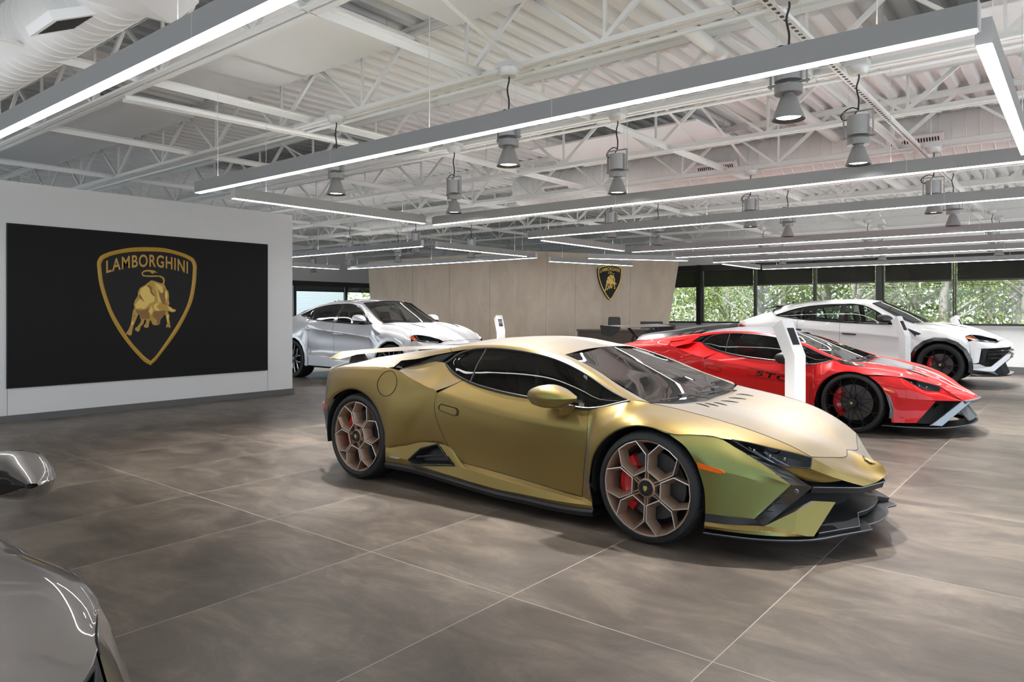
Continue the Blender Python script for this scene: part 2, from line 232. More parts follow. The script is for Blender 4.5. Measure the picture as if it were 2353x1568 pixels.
 'reartop': [[[-3.091,-0.86,0.845],[-2.967,-0.88,0.873],[-2.745,-0.9,0.899],[-2.568,-0.9,0.909],[-2.407,-0.9,0.914],[-2.293,-0.9,0.912],[-2.263,-0.87,0.916],[-2.274,-0.78,0.962],[-2.159,-0.72,0.978],[-2.02,-0.66,1.011],[-1.891,-0.6,1.037]],[[-3.225,-0.75,0.856],[-3.113,-0.74,0.887],[-2.922,-0.74,0.912],[-2.771,-0.735,0.929],[-2.626,-0.735,0.943],[-2.512,-0.735,0.95],[-2.441,-0.72,0.96],[-2.385,-0.675,0.991],[-2.25,-0.645,1.011],[-2.082,-0.61,1.039],[-1.925,-0.575,1.061]],[[-3.359,-0.62,0.848],[-3.259,-0.58,0.882],[-3.1,-0.56,0.905],[-2.974,-0.55,0.929],[-2.845,-0.55,0.952],[-2.731,-0.55,0.968],[-2.62,-0.55,0.983],[-2.496,-0.55,1.0],[-2.341,-0.55,1.025],[-2.143,-0.54,1.047],[-1.958,-0.53,1.066]],[[-3.375,-0.32,0.826],[-3.256,-0.32,0.86],[-3.08,-0.32,0.893],[-2.944,-0.32,0.922],[-2.807,-0.32,0.945],[-2.687,-0.32,0.961],[-2.572,-0.32,0.977],[-2.438,-0.32,0.994],[-2.285,-0.32,1.02],[-2.114,-0.32,1.044],[-1.951,-0.32,1.066]],[[-3.4,0.0,0.83],[-3.25,0.0,0.865],[-3.05,0.0,0.9],[-2.9,0.0,0.93],[-2.75,0.0,0.955],[-2.62,0.0,0.975],[-2.5,0.0,0.99],[-2.35,0.0,1.01],[-2.2,0.0,1.04],[-2.07,0.0,1.075],[-1.94,0.0,1.105]]],
 'pocket': [[[-2.298,-0.74,0.903],[-2.159,-0.69,0.941],[-1.881,-0.67,0.948],[-1.757,-0.73,0.892],[-1.599,-0.785,0.845]],[[-2.235,-0.818,0.895],[-2.109,-0.767,0.892],[-1.91,-0.76,0.876],[-1.799,-0.79,0.835],[-1.677,-0.844,0.802]],[[-2.173,-0.895,0.895],[-2.059,-0.895,0.85],[-1.939,-0.9,0.813],[-1.841,-0.9,0.785],[-1.756,-0.903,0.767]]],
 'intake': [[[-2.294,-0.84,0.912],[-2.296,-0.76,0.958],[-2.18,-0.7,0.974],[-2.035,-0.645,1.008],[-1.896,-0.595,1.034],[-1.805,-0.6,1.031]],[[-2.2,-0.87,0.891],[-2.319,-0.72,0.899],[-2.18,-0.67,0.938],[-2.018,-0.655,0.947],[-1.896,-0.655,0.946],[-1.886,-0.665,0.947]]],
 'skirt': [[[-2.269,-0.95,0.297],[-2.087,-0.915,0.326],[-1.92,-0.9,0.369],[-1.766,-0.893,0.379],[-1.642,-0.892,0.368],[-1.51,-0.885,0.263],[-1.179,-0.88,0.24],[-0.952,-0.877,0.221],[-0.719,-0.876,0.2],[-0.489,-0.88,0.184],[-0.398,-0.91,0.175]],[[-2.264,-0.955,0.256],[-2.046,-0.93,0.286],[-1.89,-0.92,0.32],[-1.727,-0.905,0.363],[-1.556,-0.925,0.247],[-1.427,-0.92,0.234],[-1.147,-0.918,0.21],[-0.921,-0.917,0.195],[-0.694,-0.912,0.18],[-0.471,-0.908,0.165],[-0.392,-0.915,0.166]],[[-2.264,-0.955,0.222],[-2.01,-0.95,0.228],[-1.836,-0.95,0.199],[-1.656,-0.95,0.182],[-1.518,-0.945,0.17],[-1.388,-0.945,0.158],[-1.124,-0.945,0.144],[-0.902,-0.942,0.144],[-0.677,-0.935,0.142],[-0.459,-0.925,0.149],[-0.388,-0.92,0.152]],[[-2.275,-0.945,0.185],[-2.011,-0.94,0.186],[-1.846,-0.94,0.179],[-1.666,-0.94,0.166],[-1.527,-0.935,0.154],[-1.397,-0.935,0.144],[-1.132,-0.935,0.13],[-0.909,-0.932,0.128],[-0.684,-0.926,0.122],[-0.463,-0.92,0.128],[-0.381,-0.92,0.137]]],
 'sideintake': [[-1.996,-0.955,0.233],[-1.882,-0.935,0.33],[-1.74,-0.905,0.375],[-1.551,-0.93,0.248],[-1.93,-0.958,0.205]],
}
EMBLEM = {"outer":[[-0.0728,0.8353],[0.1732,0.8401],[0.364,0.8084],[0.534,0.7586],[0.6139,0.7138],[0.6542,0.6375],[0.6569,0.5195],[0.634,0.2827],[0.5871,0.0726],[0.5075,-0.1099],[0.4029,-0.3027],[0.2743,-0.4917],[0.1482,-0.6518],[0.0613,-0.7609],[-0.0061,-0.8172],[-0.0728,-0.7785],[-0.1805,-0.6679],[-0.2981,-0.5221],[-0.4249,-0.3365],[-0.538,-0.1187],[-0.616,0.0955],[-0.6711,0.296],[-0.6951,0.4842],[-0.6984,0.6021],[-0.6601,0.6753],[-0.5827,0.7218],[-0.4249,0.7766],[-0.2513,0.8166]],"inner":[[-0.0728,0.777],[0.1732,0.7831],[0.364,0.7571],[0.5075,0.7103],[0.5805,0.6662],[0.5978,0.6215],[0.5978,0.5039],[0.5738,0.2681],[0.5273,0.072],[0.455,-0.0968],[0.3511,-0.2762],[0.2362,-0.4524],[0.1357,-0.5945],[0.0613,-0.6919],[-0.0061,-0.7573],[-0.0728,-0.704],[-0.1627,-0.6071],[-0.263,-0.4867],[-0.3791,-0.3011],[-0.493,-0.0949],[-0.5715,0.12],[-0.6248,0.3211],[-0.6436,0.4866],[-0.6469,0.5813],[-0.6215,0.6325],[-0.5604,0.6719],[-0.4135,0.7242],[-0.2513,0.759]],"bull":[[0.0061,0.3762],[0.0552,0.3654],[0.1108,0.3446],[0.1732,0.3314],[0.1958,0.303],[0.2109,0.259],[0.2425,0.2216],[0.2514,0.1582],[0.2463,0.1008],[0.2578,0.05],[0.2425,0.0181],[0.2679,0.0081],[0.3062,-0.0224],[0.3524,-0.0363],[0.3447,-0.0645],[0.2998,-0.0735],[0.2552,-0.0608],[0.2273,-0.0519],[0.2425,-0.0837],[0.259,-0.1219],[0.2514,-0.1664],[0.2641,-0.2175],[0.2628,-0.2493],[0.2743,-0.275],[0.2616,-0.3002],[0.2425,-0.2808],[0.2109,-0.293],[0.2135,-0.255],[0.2261,-0.2361],[0.2172,-0.1852],[0.2059,-0.128],[0.1933,-0.0963],[0.1669,-0.1342],[0.1295,-0.1781],[0.1208,-0.2348],[0.0984,-0.2546],[0.0367,-0.2537],[0.0147,-0.2334],[0.0061,-0.2021],[-0.0158,-0.1769],[-0.0243,-0.2205],[-0.0341,-0.2515],[-0.0304,-0.2764],[-0.0607,-0.2921],[-0.0993,-0.279],[-0.0945,-0.2506],[-0.0728,-0.2323],[-0.0631,-0.1765],[-0.0909,-0.1763],[-0.1029,-0.2319],[-0.1388,-0.2685],[-0.1567,-0.3299],[-0.1864,-0.3441],[-0.1983,-0.3266],[-0.216,-0.3225],[-0.2137,-0.2919],[-0.1805,-0.2679],[-0.1448,-0.219],[-0.1329,-0.1759],[-0.1448,-0.1635],[-0.1567,-0.1017],[-0.1746,-0.1017],[-0.2101,-0.1937],[-0.2396,-0.2669],[-0.2537,-0.3279],[-0.2607,-0.3828],[-0.2923,-0.3942],[-0.3097,-0.3731],[-0.3329,-0.3774],[-0.3329,-0.3567],[-0.3039,-0.3147],[-0.2747,-0.242],[-0.263,-0.181],[-0.2513,-0.1076],[-0.2454,-0.0587],[-0.2219,-0.0096],[-0.2337,0.0333],[-0.216,0.0948],[-0.1805,0.1507],[-0.1746,0.2123],[-0.1508,0.2647],[-0.0849,0.3036],[-0.0365,0.3461]],"tail":[[0.1832,0.3279],[0.1933,0.3789],[0.1795,0.4202],[0.1419,0.4415],[0.086,0.4469],[-0.0122,0.443],[-0.0849,0.4425],[-0.1113,0.4551],[-0.1089,0.4762],[-0.0849,0.4921],[-0.0243,0.4998],[0.0061,0.4762],[0.0306,0.4672],[0.0429,0.4877],[0.091,0.4848],[0.0429,0.5153],[-0.0365,0.5217],[-0.0969,0.509],[-0.1257,0.4792],[-0.1281,0.4507],[-0.1029,0.4245],[-0.0122,0.423],[0.1108,0.4302],[0.1544,0.4092],[0.1707,0.3718],[0.1582,0.3335]],"hi":[[[-0.1329,0.2565],[-0.0668,0.2992],[-0.0243,0.2655],[-0.0122,0.2035],[0.0306,0.1543],[0.049,0.1421],[0.0429,0.0794],[-0.0243,0.0475],[-0.0486,0.0161],[-0.0969,-0.0275],[-0.1448,-0.0154],[-0.1983,-0.0242],[-0.216,0.0273],[-0.1746,0.0892],[-0.1448,0.1142],[-0.0849,0.063],[-0.1269,0.1392],[-0.1567,0.1881]],[[0.0306,0.342],[0.0984,0.3253],[0.1632,0.2894],[0.1707,0.22],[0.1419,0.1941],[0.1046,0.25],[0.0613,0.3179]],[[0.0515,0.3114],[0.0799,0.2682],[0.1108,0.1557],[0.1457,0.0427],[0.0984,0.0612],[0.0799,0.2054]],[[0.0306,0.0167],[0.0737,0.0609],[0.1482,0.0617],[0.0984,0.036],[0.0737,0.0019],[0.1108,-0.0357],[0.1607,-0.0457],[0.086,-0.0533],[0.0429,-0.0333]],[[0.2236,0.0142],[0.2679,-0.0072],[0.3062,-0.039],[0.3447,-0.0453],[0.2998,-0.0607],[0.259,-0.0429]],[[0.1958,0.2333],[0.2236,0.2212],[0.2299,0.1578],[0.2109,0.094],[0.1933,0.1445]],[[-0.0365,-0.0585],[0.0061,0.0165],[0.0269,-0.0459],[0.0061,-0.1084]],[[-0.2513,-0.1872],[-0.2337,-0.2119],[-0.2513,-0.2545],[-0.2689,-0.2359]],[[0.2172,-0.109],[0.2425,-0.1155],[0.2425,-0.1854],[0.2299,-0.2234]]],"dk":[[[-0.2101,-0.0341],[-0.1448,-0.0462],[-0.0728,-0.0337],[-0.0122,-0.0023],[-0.0365,-0.0585],[-0.0243,-0.1083],[-0.0158,-0.1644],[-0.1329,-0.1636],[-0.1544,-0.0993],[-0.1924,-0.0832]],[[0.1669,0.3021],[0.2046,0.2081],[0.2009,0.1193],[0.1958,0.0621],[0.2425,0.0308],[0.1607,0.0454],[0.117,0.1558],[0.1108,0.2439],[0.1482,0.1943],[0.1757,0.2201]],[[0.0367,-0.0647],[0.0799,-0.0559],[0.1732,-0.0456],[0.2109,-0.0582],[0.1732,-0.1215],[0.1257,-0.1781],[0.117,-0.241],[0.0799,-0.2468],[0.0799,-0.184],[0.049,-0.1587],[0.0184,-0.1272]],[[-0.0607,0.2956],[-0.0122,0.3095],[0.0184,0.2666],[0.0098,0.2164],[0.0613,0.1549],[0.0306,0.1606],[-0.0183,0.1971],[-0.0061,0.2348]],[[-0.1508,0.2067],[-0.1329,0.1391],[-0.0849,0.0655],[-0.1329,0.0959],[-0.1627,0.1386]],[[-0.2396,-0.1077],[-0.216,-0.1139],[-0.2337,-0.1445]]],"tb":[[-0.5882,0.4474],[-0.3445,0.5184],[-0.0849,0.5579],[0.2362,0.5457],[0.5273,0.4879]],"tt":[[-0.5938,0.6163],[-0.3676,0.6932],[-0.0728,0.7335],[0.2362,0.7237],[0.5207,0.6695]]}
# ================================================================== the showroom
SX, SY, X0, Y0 = 1.0065, 1.4955, -1.1234, 2.626
def floor_material():
    m, nt, out = new_mat('floor_tile'); N = nt.nodes; L = nt.links
    b = N.new('ShaderNodeBsdfPrincipled'); tc = N.new('ShaderNodeTexCoord'); sp = N.new('ShaderNodeSeparateXYZ')
    L.new(tc.outputs['Object'], sp.inputs[0])
    def M(op, a, c=None, d=None):
        n = N.new('ShaderNodeMath'); n.operation = op
        for i, v in enumerate((a, c, d)):
            if v is None: continue
            if isinstance(v, (int, float)): n.inputs[i].default_value = v
            else: L.new(v, n.inputs[i])
        return n.outputs[0]
    def axis(o, s, o0):
        t = M('DIVIDE', M('SUBTRACT', o, o0), s); fl = M('FLOOR', t); fr = M('SUBTRACT', t, fl)
        d = M('MULTIPLY', M('MINIMUM', fr, M('SUBTRACT', 1.0, fr)), s); return fl, d
    fx, dx = axis(sp.outputs[0], SX, X0); fy, dy = axis(sp.outputs[1], SY, Y0)
    g = M('LESS_THAN', M('MINIMUM', dx, dy), .0022)
    cx = N.new('ShaderNodeCombineXYZ'); L.new(fx, cx.inputs[0]); L.new(fy, cx.inputs[1])
    wn = N.new('ShaderNodeTexWhiteNoise'); wn.noise_dimensions = '3D'; L.new(cx.outputs[0], wn.inputs['Vector'])
    off = N.new('ShaderNodeVectorMath'); off.operation = 'MULTIPLY_ADD'; off.inputs[1].default_value = (9, 9, 9)
    L.new(wn.outputs['Color'], off.inputs[0]); L.new(tc.outputs['Object'], off.inputs[2])
    sc = N.new('ShaderNodeVectorMath'); sc.operation = 'MULTIPLY'; sc.inputs[1].default_value = (.75, 1.5, 1); L.new(off.outputs[0], sc.inputs[0])
    n1 = N.new('ShaderNodeTexNoise'); n1.inputs['Scale'].default_value = 2.1; n1.inputs['Detail'].default_value = 11; n1.inputs['Roughness'].default_value = .70; n1.inputs['Distortion'].default_value = .5
    L.new(sc.outputs[0], n1.inputs['Vector'])
    rp = N.new('ShaderNodeValToRGB'); e = rp.color_ramp.elements
    e[0].position = .30; e[0].color = (.070, .057, .048, 1); e[1].position = .72; e[1].color = (.25, .203, .162, 1)
    k = e.new(.5); k.color = (.132, .107, .088, 1)
    L.new(n1.outputs['Fac'], rp.inputs[0])
    tv = M('MULTIPLY_ADD', wn.outputs['Value'], .26, .87)
    vm = N.new('ShaderNodeVectorMath'); vm.operation = 'MULTIPLY'; L.new(rp.outputs[0], vm.inputs[0]); L.new(tv, vm.inputs[1])
    mx = N.new('ShaderNodeMix'); mx.data_type = 'RGBA'; L.new(g, mx.inputs[0]); L.new(vm.outputs[0], mx.inputs[6]); mx.inputs[7].default_value = (.42, .38, .34, 1)
    L.new(mx.outputs[2], b.inputs['Base Color'])
    n2 = N.new('ShaderNodeTexNoise'); n2.inputs['Scale'].default_value = 5; n2.inputs['Detail'].default_value = 6; L.new(off.outputs[0], n2.inputs['Vector'])
    ro = N.new('ShaderNodeMapRange'); ro.inputs[3].default_value = .30; ro.inputs[4].default_value = .46; L.new(n2.outputs['Fac'], ro.inputs[0])
    rg = M('MAXIMUM', ro.outputs[0], M('MULTIPLY', g, .8)); L.new(rg, b.inputs['Roughness'])
    b.inputs['Specular IOR Level'].default_value = .42
    L.new(b.outputs[0], out.inputs[0]); return m
def wood_panel_material():
    m, nt, out = new_mat('pale_panel'); N = nt.nodes; L = nt.links
    b = N.new('ShaderNodeBsdfPrincipled'); tc = N.new('ShaderNodeTexCoord')
    mp = N.new('ShaderNodeMapping'); mp.inputs['Scale'].default_value = (1.2, 1.2, .55); L.new(tc.outputs['Object'], mp.inputs[0])
    n = N.new('ShaderNodeTexNoise'); n.inputs['Scale'].default_value = 1.6; n.inputs['Detail'].default_value = 8; n.inputs['Roughness'].default_value = .6; n.inputs['Distortion'].default_value = 1.2
    L.new(mp.outputs[0], n.inputs['Vector'])
    r = N.new('ShaderNodeValToRGB'); r.color_ramp.elements[0].position = .32; r.color_ramp.elements[0].color = (.50, .415, .325, 1)
    r.color_ramp.elements[1].position = .7; r.color_ramp.elements[1].color = (.62, .53, .43, 1)
    L.new(n.outputs['Fac'], r.inputs[0]); L.new(r.outputs[0], b.inputs['Base Color'])
    b.inputs['Roughness'].default_value = .6; L.new(b.outputs[0], out.inputs[0]); return m
M_floor = floor_material(); M_panel = wood_panel_material()
M_wall = pbr('wall_paint', (.80,.80,.80), .75, noise=.015)
M_ceil = pbr('ceiling_paint', (.80,.80,.79), .55)
M_steel = pbr('painted_steel', (.79,.79,.77), .42)
M_grey = pbr('skirting_grey', (.13,.13,.13), .5)
M_blk = pbr('satin_black', (.012,.012,.013), .38)
M_frame = pbr('dark_bronze_frame', (.028,.026,.026), .4)
M_alu = pbr('painted_aluminium', (.33,.33,.33), .42, metal=.3)
M_cut = pbr('pale_alu_cap', (.55,.55,.55), .5)
M_white = pbr('white_gloss_paint', (.86,.86,.87), .3)
M_cord = pbr('black_cable', (.01,.01,.01), .5)
M_zinc = pbr('galvanised', (.62,.62,.61), .42, metal=.25)
M_led = emis('led_strip', (1.,.99,.98), 14.)
M_up = emis('added_uplight', (1.,.99,.985), 11.)  # glow added on the pendant tops to brighten the ceiling
M_spotled = emis('spot_lens', (1.,.98,.96), 14.)
M_screen = pbr('screen_black', (.0125,.0125,.0125), .55, spec=.15)
M_pane = glass('window_pane', (.95,.97,.97), .5)
M_gold = pbr('emblem_gold', (.52,.30,.035), .45)
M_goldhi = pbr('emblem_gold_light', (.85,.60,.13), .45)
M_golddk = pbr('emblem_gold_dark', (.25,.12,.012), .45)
M_embk = pbr('emblem_black', (.016,.015,.016), .5, spec=.2)

def struct(o): return tag(o, kind='structure')
FY, LX = 18.85, -20.5
XA, XB, YA, YB = LX, 3.6, -5.0, FY
f = MB().box(XA-.2, YA-.2, -.2, XB+.2, YB+.2, 0).build('floor', M_floor); struct(f)

# --- far window wall (along x)
def hole_wall(name, axis, pos, th, a0, a1, z1, holes, mat, flip=1):
    """wall slab in the plane axis=pos with rectangular window holes (a,b,z0,z1), holes sorted along the wall"""
    m = MB()
    def bx(a, b, z0, z1):
        if b-a < 1e-4 or z1-z0 < 1e-4: return
        if axis == 'y': m.box(a, pos, z0, b, pos+th, z1)
        else: m.box(pos, a, z0, pos+th, b, z1)
    x = a0
    for (a, b, z0, zt) in holes:
        bx(x, a, 0, z1); bx(a, b, 0, z0); bx(a, b, zt, z1); x = b
    bx(x, a1, 0, z1); return struct(m.build(name, mat))
CEIL = 3.90
hole_wall('wall_back', 'y', FY, .2, XA, XB, 4.1, [(-13.6, -8.43, 1.045, 2.66), (-8.43, 2.9, 1.045, 2.66)], M_wall)
hole_wall('wall_left', 'x', LX-.2, .2, YA, YB, 4.1, [(-4.2, 18.3, .55, 2.40)], M_wall)
hole_wall('wall_right', 'x', XB, .2, YA, YB, 4.1, [(-4.4, 17.8, .35, 3.0)], M_wall)
hole_wall('wall_front', 'y', YA-.2, .2, XA, XB, 4.1, [(-17.8, 2.8, .35, 2.9)], M_wall)
# baseboards
struct(MB().box(XA, FY-.025, 0, XB, FY, .16).build('baseboard_back', M_grey))
struct(MB().box(XB-.025, YA, 0, XB, YB, .16).build('baseboard_right', M_grey))
struct(MB().box(XA, YA, 0, XA+.025, YB, .16).build('baseboard_left', M_grey))
# windows
def blind_material():
    m, nt, out = new_mat('blind_mesh'); d = nt.nodes.new('ShaderNodeBsdfDiffuse'); d.inputs[0].default_value = (.03,.03,.028,1)
    t = nt.nodes.new('ShaderNodeBsdfTransparent'); t.inputs[0].default_value = (.8,.8,.75,1); x = nt.nodes.new('ShaderNodeMixShader'); x.inputs[0].default_value = .15
    nt.links.new(d.outputs[0], x.inputs[1]); nt.links.new(t.outputs[0], x.inputs[2]); nt.links.new(x.outputs[0], out.inputs[0]); return m
M_blind = blind_material()
win_n = [0]
def window(axis, pos, a, b, z0, z1, inward, blind=None, bars=(), fw=.03):
    """one window bay: frame, pane, and (parts) a roller blind"""
    win_n[0] += 1; nm = 'window_%d' % win_n[0]
    def B(m, u0, u1, d0, d1, zz0, zz1):
        d0, d1 = sorted((pos+d0*inward, pos+d1*inward))
        if axis == 'y': m.box(u0, d0, zz0, u1, d1, zz1)
        else: m.box(d0, u0, zz0, d1, u1, zz1)
    m = MB(); B(m, a, b, -.10, .0, z0, z0+.045); B(m, a, b, -.10, .0, z1-.045, z1); B(m, a, a+fw, -.10, .0, z0, z1); B(m, b-fw, b, -.10, .0, z0, z1)
    for x, w in bars: B(m, x-w/2, x+w/2, -.10, .03, z0, z1)
    fr = struct(m.build(nm, M_frame))
    p = MB(); B(p, a+fw, b-fw, -.062, -.056, z0+.045, z1-.045); p.build('pane', M_pane, fr)
    if blind:
        zb = blind; q = MB(); g = .025
        B(q, a+fw+g, b-fw-g, -.036, -.034, zb, z1-.16); q.build('blind', M_blind, fr)
        r = MB(); B(r, a+fw+g, b-fw-g, -.042, -.026, zb-.035, zb+.005); B(r, a, b, -.05, .01, z1-.17, z1); r.build('blind_rail', M_frame, fr)
    return fr
thick = [(-8.50,-8.37),(-3.93,-3.80)]; thin = [(-6.915,-6.854),(-5.39,-5.34),(-2.365,-2.30),(-.62,-.56),(.9,1.03)]
edges = [-13.6,-11.5,-10.0,-8.435,-6.885,-5.365,-3.865,-2.333,-.59,.965,2.9]
for i in range(len(edges)-1):
    a, b = edges[i], edges[i+1]
    window('y', FY, a+(.065 if round(a,3) in (-8.435,-3.865) else .012), b-(.065 if round(b,3) in (-8.435,-3.865) else .012), 1.045, 2.66, -1, blind=2.085, fw=.02)
m = MB()
for x0, x1 in ((-8.50,-8.37),(-3.93,-3.80)): m.box(x0, FY-.10, 1.0, x1, FY+.1, 2.66)
struct(m.build('trim_1', M_blk))
struct(MB().box(-13.6, FY-.06, 1.005, 2.9, FY+.1, 1.045).build('trim_2', pbr('sill_grey',(.5,.5,.5),.5)))
struct(MB().box(-13.6, FY-.03, .985, 2.9, FY, 1.005).build('trim_3', M_white))
for i,(a,b) in enumerate(((-4.2,-1.5),(-1.5,1.2),(1.2,3.9),(3.9,6.6),(6.6,9.2),(9.2,11.9),(11.9,13.94),(13.94,16.05),(16.05,18.3))):
    window('x', LX, a, b, .55, 2.40, 1, blind=2.085 if i > 4 else None, fw=.05)
for i in range(6): window('x', XB, -4.4+3.7*i, -4.4+3.7*(i+1), .35, 3.0, -1)
for i in range(6): window('y', YA, -17.8+20.6/6*i, -17.8+20.6/6*(i+1), .35, 2.9, 1)

# --- white partition with the big screen
WX = -10.25
p = MB().box(WX-.30, -4.9, 0, WX, 6.917, 2.955).build('wall_screen', M_wall); struct(p)
struct(MB().box(WX-.32, -4.9, 0, WX+.02, 6.94, .085).build('baseboard_screen', M_grey))
struct(MB().box(WX, 2.905, .085, WX+.002, 2.909, .41).box(WX, 6.455, .085, WX+.002, 6.459, .41).build('trim_4', M_grey))
sg = empty('display_screen', (WX, 4.672, 1.42), 0, 'huge black wall screen showing a gold shield emblem on the white partition', 'screen')
MB().box(0, -1.777, -1.005, .02, 1.777, 1.017).build('bezel', M_blk, sg)
MB().box(.02, -1.770, -.998, .024, 1.770, 1.010).build('display_panel', M_screen, sg)

# --- pale panelled volume
top = 2.80
A1, A0, BK = (-16.1,13.36), (-15.8,13.36), None
cor = (-10.3,13.36); e1, e0 = (-8.42,17.55), (-8.66,17.02)
m = MB(); nb = (-.25*0, .25)
m.slab([(A0[0],A0[1],0),(cor[0],cor[1],0),(cor[0],cor[1],top),(A1[0],A1[1],top)], .25, n=(0,-1,0))
struct(m.build('wall_panel', M_panel))
d = Vector((e1[0]-cor[0], e1[1]-cor[1], 0)).normalized(); nrm = Vector((d.y,-d.x,0))
m = MB(); m.slab([(cor[0],cor[1],0),(e0[0],e0[1],0),(e1[0],e1[1],top),(cor[0],cor[1],top)], .25, n=nrm)
struct(m.build('wall_emblem', M_panel))
m = MB()
for i in range(1,4):
    x = A0[0]+(cor[0]-A0[0])*i/4+.2; m.box(x-.002, 13.357, 0, x+.002, 13.362, top)
for i in range(1,5):
    q = Vector((cor[0],cor[1],0)) + d*(4.1*i/5-.35); q2 = q + d*.07
    m.bar(q+nrm*.001, q2+nrm*.001+Vector((0,0,top)), .004, .003, up=nrm)
struct(m.build('trim_5', pbr('panel_joint',(.22,.17,.12),.7)))

# --- deck, joists
m = MB(); P_ = .205; prof = []
x = XA
while x < XB:
    prof += [(x, CEIL), (x+.085, CEIL), (x+.115, CEIL+.075), (x+.175, CEIL+.075)]; x += P_
prof.append((XB, CEIL))
m.grid([[(px,-5.0,pz) for px,pz in prof],[(px,FY+.1,pz) for px,pz in prof]])
struct(m.build('ceiling', M_ceil))
struct(MB().box(XA-.3, YA-.3, CEIL+.09, XB+.3, YB+.3, CEIL+.25).build('ceiling_roof', M_ceil))
JB, JT = 3.28, CEIL
JY = [-2.45,-.65,1.05,2.75,4.45,6.15,7.85,9.55,11.25,12.95,14.65,16.35,18.05]
for iy, y in enumerate(JY):
    tc_ = MB(); bc_ = MB()
    for s in (-1, 1):
        tc_.box(XA, y+s*.012-(.055 if s<0 else 0), JT-.012, XB, y+s*.012+(.055 if s>0 else 0), JT-.001); tc_.box(XA, y+s*.012-.005, JT-.065, XB, y+s*.012+.005, JT-.012)
        bc_.box(XA, y+s*.012-(.05 if s<0 else 0), JB, XB, y+s*.012+(.05 if s>0 else 0), JB+.009); bc_.box(XA, y+s*.012-.005, JB+.009, XB, y+s*.012+.005, JB+.055)
    j = struct(tc_.build('roof_beam', M_steel)); bc_.build('bottom_chord', M_steel, j)
    w = MB(); step = 1.36; x = XA + (.3 if iy % 2 else .75); k = 0
    while x < XB-step:
        w.bar((x, y, JT-.04), (x+step*.5, y, JB+.03), .030, .030); w.bar((x+step*.5, y, JB+.03), (x+step, y, JT-.04), .030, .038)
        w.bar((x+step*.5+.03, y, JB+.03), (x+step*.5+.03, y, JT-.03), .024, .024); x += step
    w.build('web', M_steel, j)
# bridging angles and cross braces between the joists
for k, x in enumerate((-18.4,-15.9,-13.4,-11.0,-8.6,-6.2,-3.9,-1.75,.8)):
    m = MB()
    m.box(x, -4.8, JB+.055, x+.055, FY-.1, JB+.062); m.box(x, -4.8, JB+.0, x+.006, FY-.1, JB+.055)
    struct(m.build('ceiling_beam', M_steel))
    if k % 2 == 0:
        b = MB()
        for i in range(len(JY)-1):
            if (i+k) % 3 == 1 or any(JY[i] < q_ < JY[i+1] for q_ in (2.02,10.45,11.9)): continue
            b.bar((x+.3, JY[i], JB+.07), (x+.3, JY[i+1], JT-.06), .035, .006); b.bar((x+.33, JY[i], JT-.06), (x+.33, JY[i+1], JB+.07), .035, .006)
        struct(b.build('ceiling_beam', M_steel))

# flat white baffles under the deck
pl = [(-13.2,-8.4,2.85,4.3,3.70,'large white acoustic baffle above the big screen'),(-7.4,-4.55,2.85,4.3,3.72,'white acoustic baffle over the tail of the gold sports car'),
      (-4.1,-2.75,2.85,4.3,3.72,'white acoustic baffle beside the twin conduit at top left'),(-6.1,-3.6,7.95,9.4,3.62,'white acoustic baffle before the spiral duct'),
      (-1.5,1.4,6.3,7.7,3.62,'white acoustic baffle at the top right beside the perforated channel'),(-8.9,-7.0,11.4,12.8,3.6,'white acoustic baffle above the pale panelled wall'),
      (-12.0,-8.0,6.3,7.7,3.66,'white acoustic baffle behind the end of the white partition')]
for a,b,c_,d_,z,lb in pl:
    ap = tag(MB().box(a,c_,z,b,d_,z+.025).build('acoustic_panel', M_wall, bevel=.004), lb, 'panel', 'acoustic panels under the deck')
    for hx in (a+.2,b-.2):
        for hy in (c_+.15,d_-.15): MB().tube([(hx,hy,z+.02),(hx,hy,CEIL+.07)],.004,5).build('hanger_rod', M_zinc, ap)
# pipes / conduits / ducts
def pipe(name, pts, r, mat, lb, cat, n=10, fl=()):
    o = tag(MB().tube(pts, r, n).build(name, mat, smooth=40), lb, cat)
    if fl:
        m = MB()
        for q in fl: m.box(q[0]-r*1.5, q[1]-.01, q[2]-r*1.15, q[0]+r*1.5, q[1]+.01, q[2]+.35)
        m.build('hanger', M_zinc, o)
    return o
pipe('drain_pipe', [(-2.55,2.9,3.74),(-2.6,5.6,3.72),(-2.62,10.2,3.68)], .062, M_steel, 'thick white pipe running away under the deck above the gold car', 'pipe', 14)
pipe('drain_pipe', [(-2.5,10.6,3.5),(-2.5,16.0,3.5)], .062, M_steel, 'white pipe continuing beyond the far light rows', 'pipe', 14)
m = MB().tube([(-3.42,3.95,3.70),(-2.62,4.05,3.70)], .075, 14); 
o = tag(m.build('branch_pipe', M_steel, smooth=40), 'short ribbed white branch pipe with clamp joining the thick pipe', 'pipe')
mm = MB()
for i in range(9): mm.revolve([(.075,-.008),(.085,-.004),(.085,.004),(.075,.008)], 16, 'x', (-3.36+i*.045,3.96,3.70))
mm.build('collar', M_steel, o, smooth=40)
pipe('conduit_pipe', [(-6.66,2.78,3.26),(-6.62,2.9,3.26),(-6.45,5.2,3.26)], .028, M_steel, 'white conduit crossing between two joists, upper of a pair', 'pipe')
pipe('conduit_pipe', [(-6.76,2.8,3.262),(-6.72,2.95,3.262),(-6.55,5.2,3.262)], .02, M_steel, 'thinner white conduit crossing between two joists, lower of a pair', 'pipe')
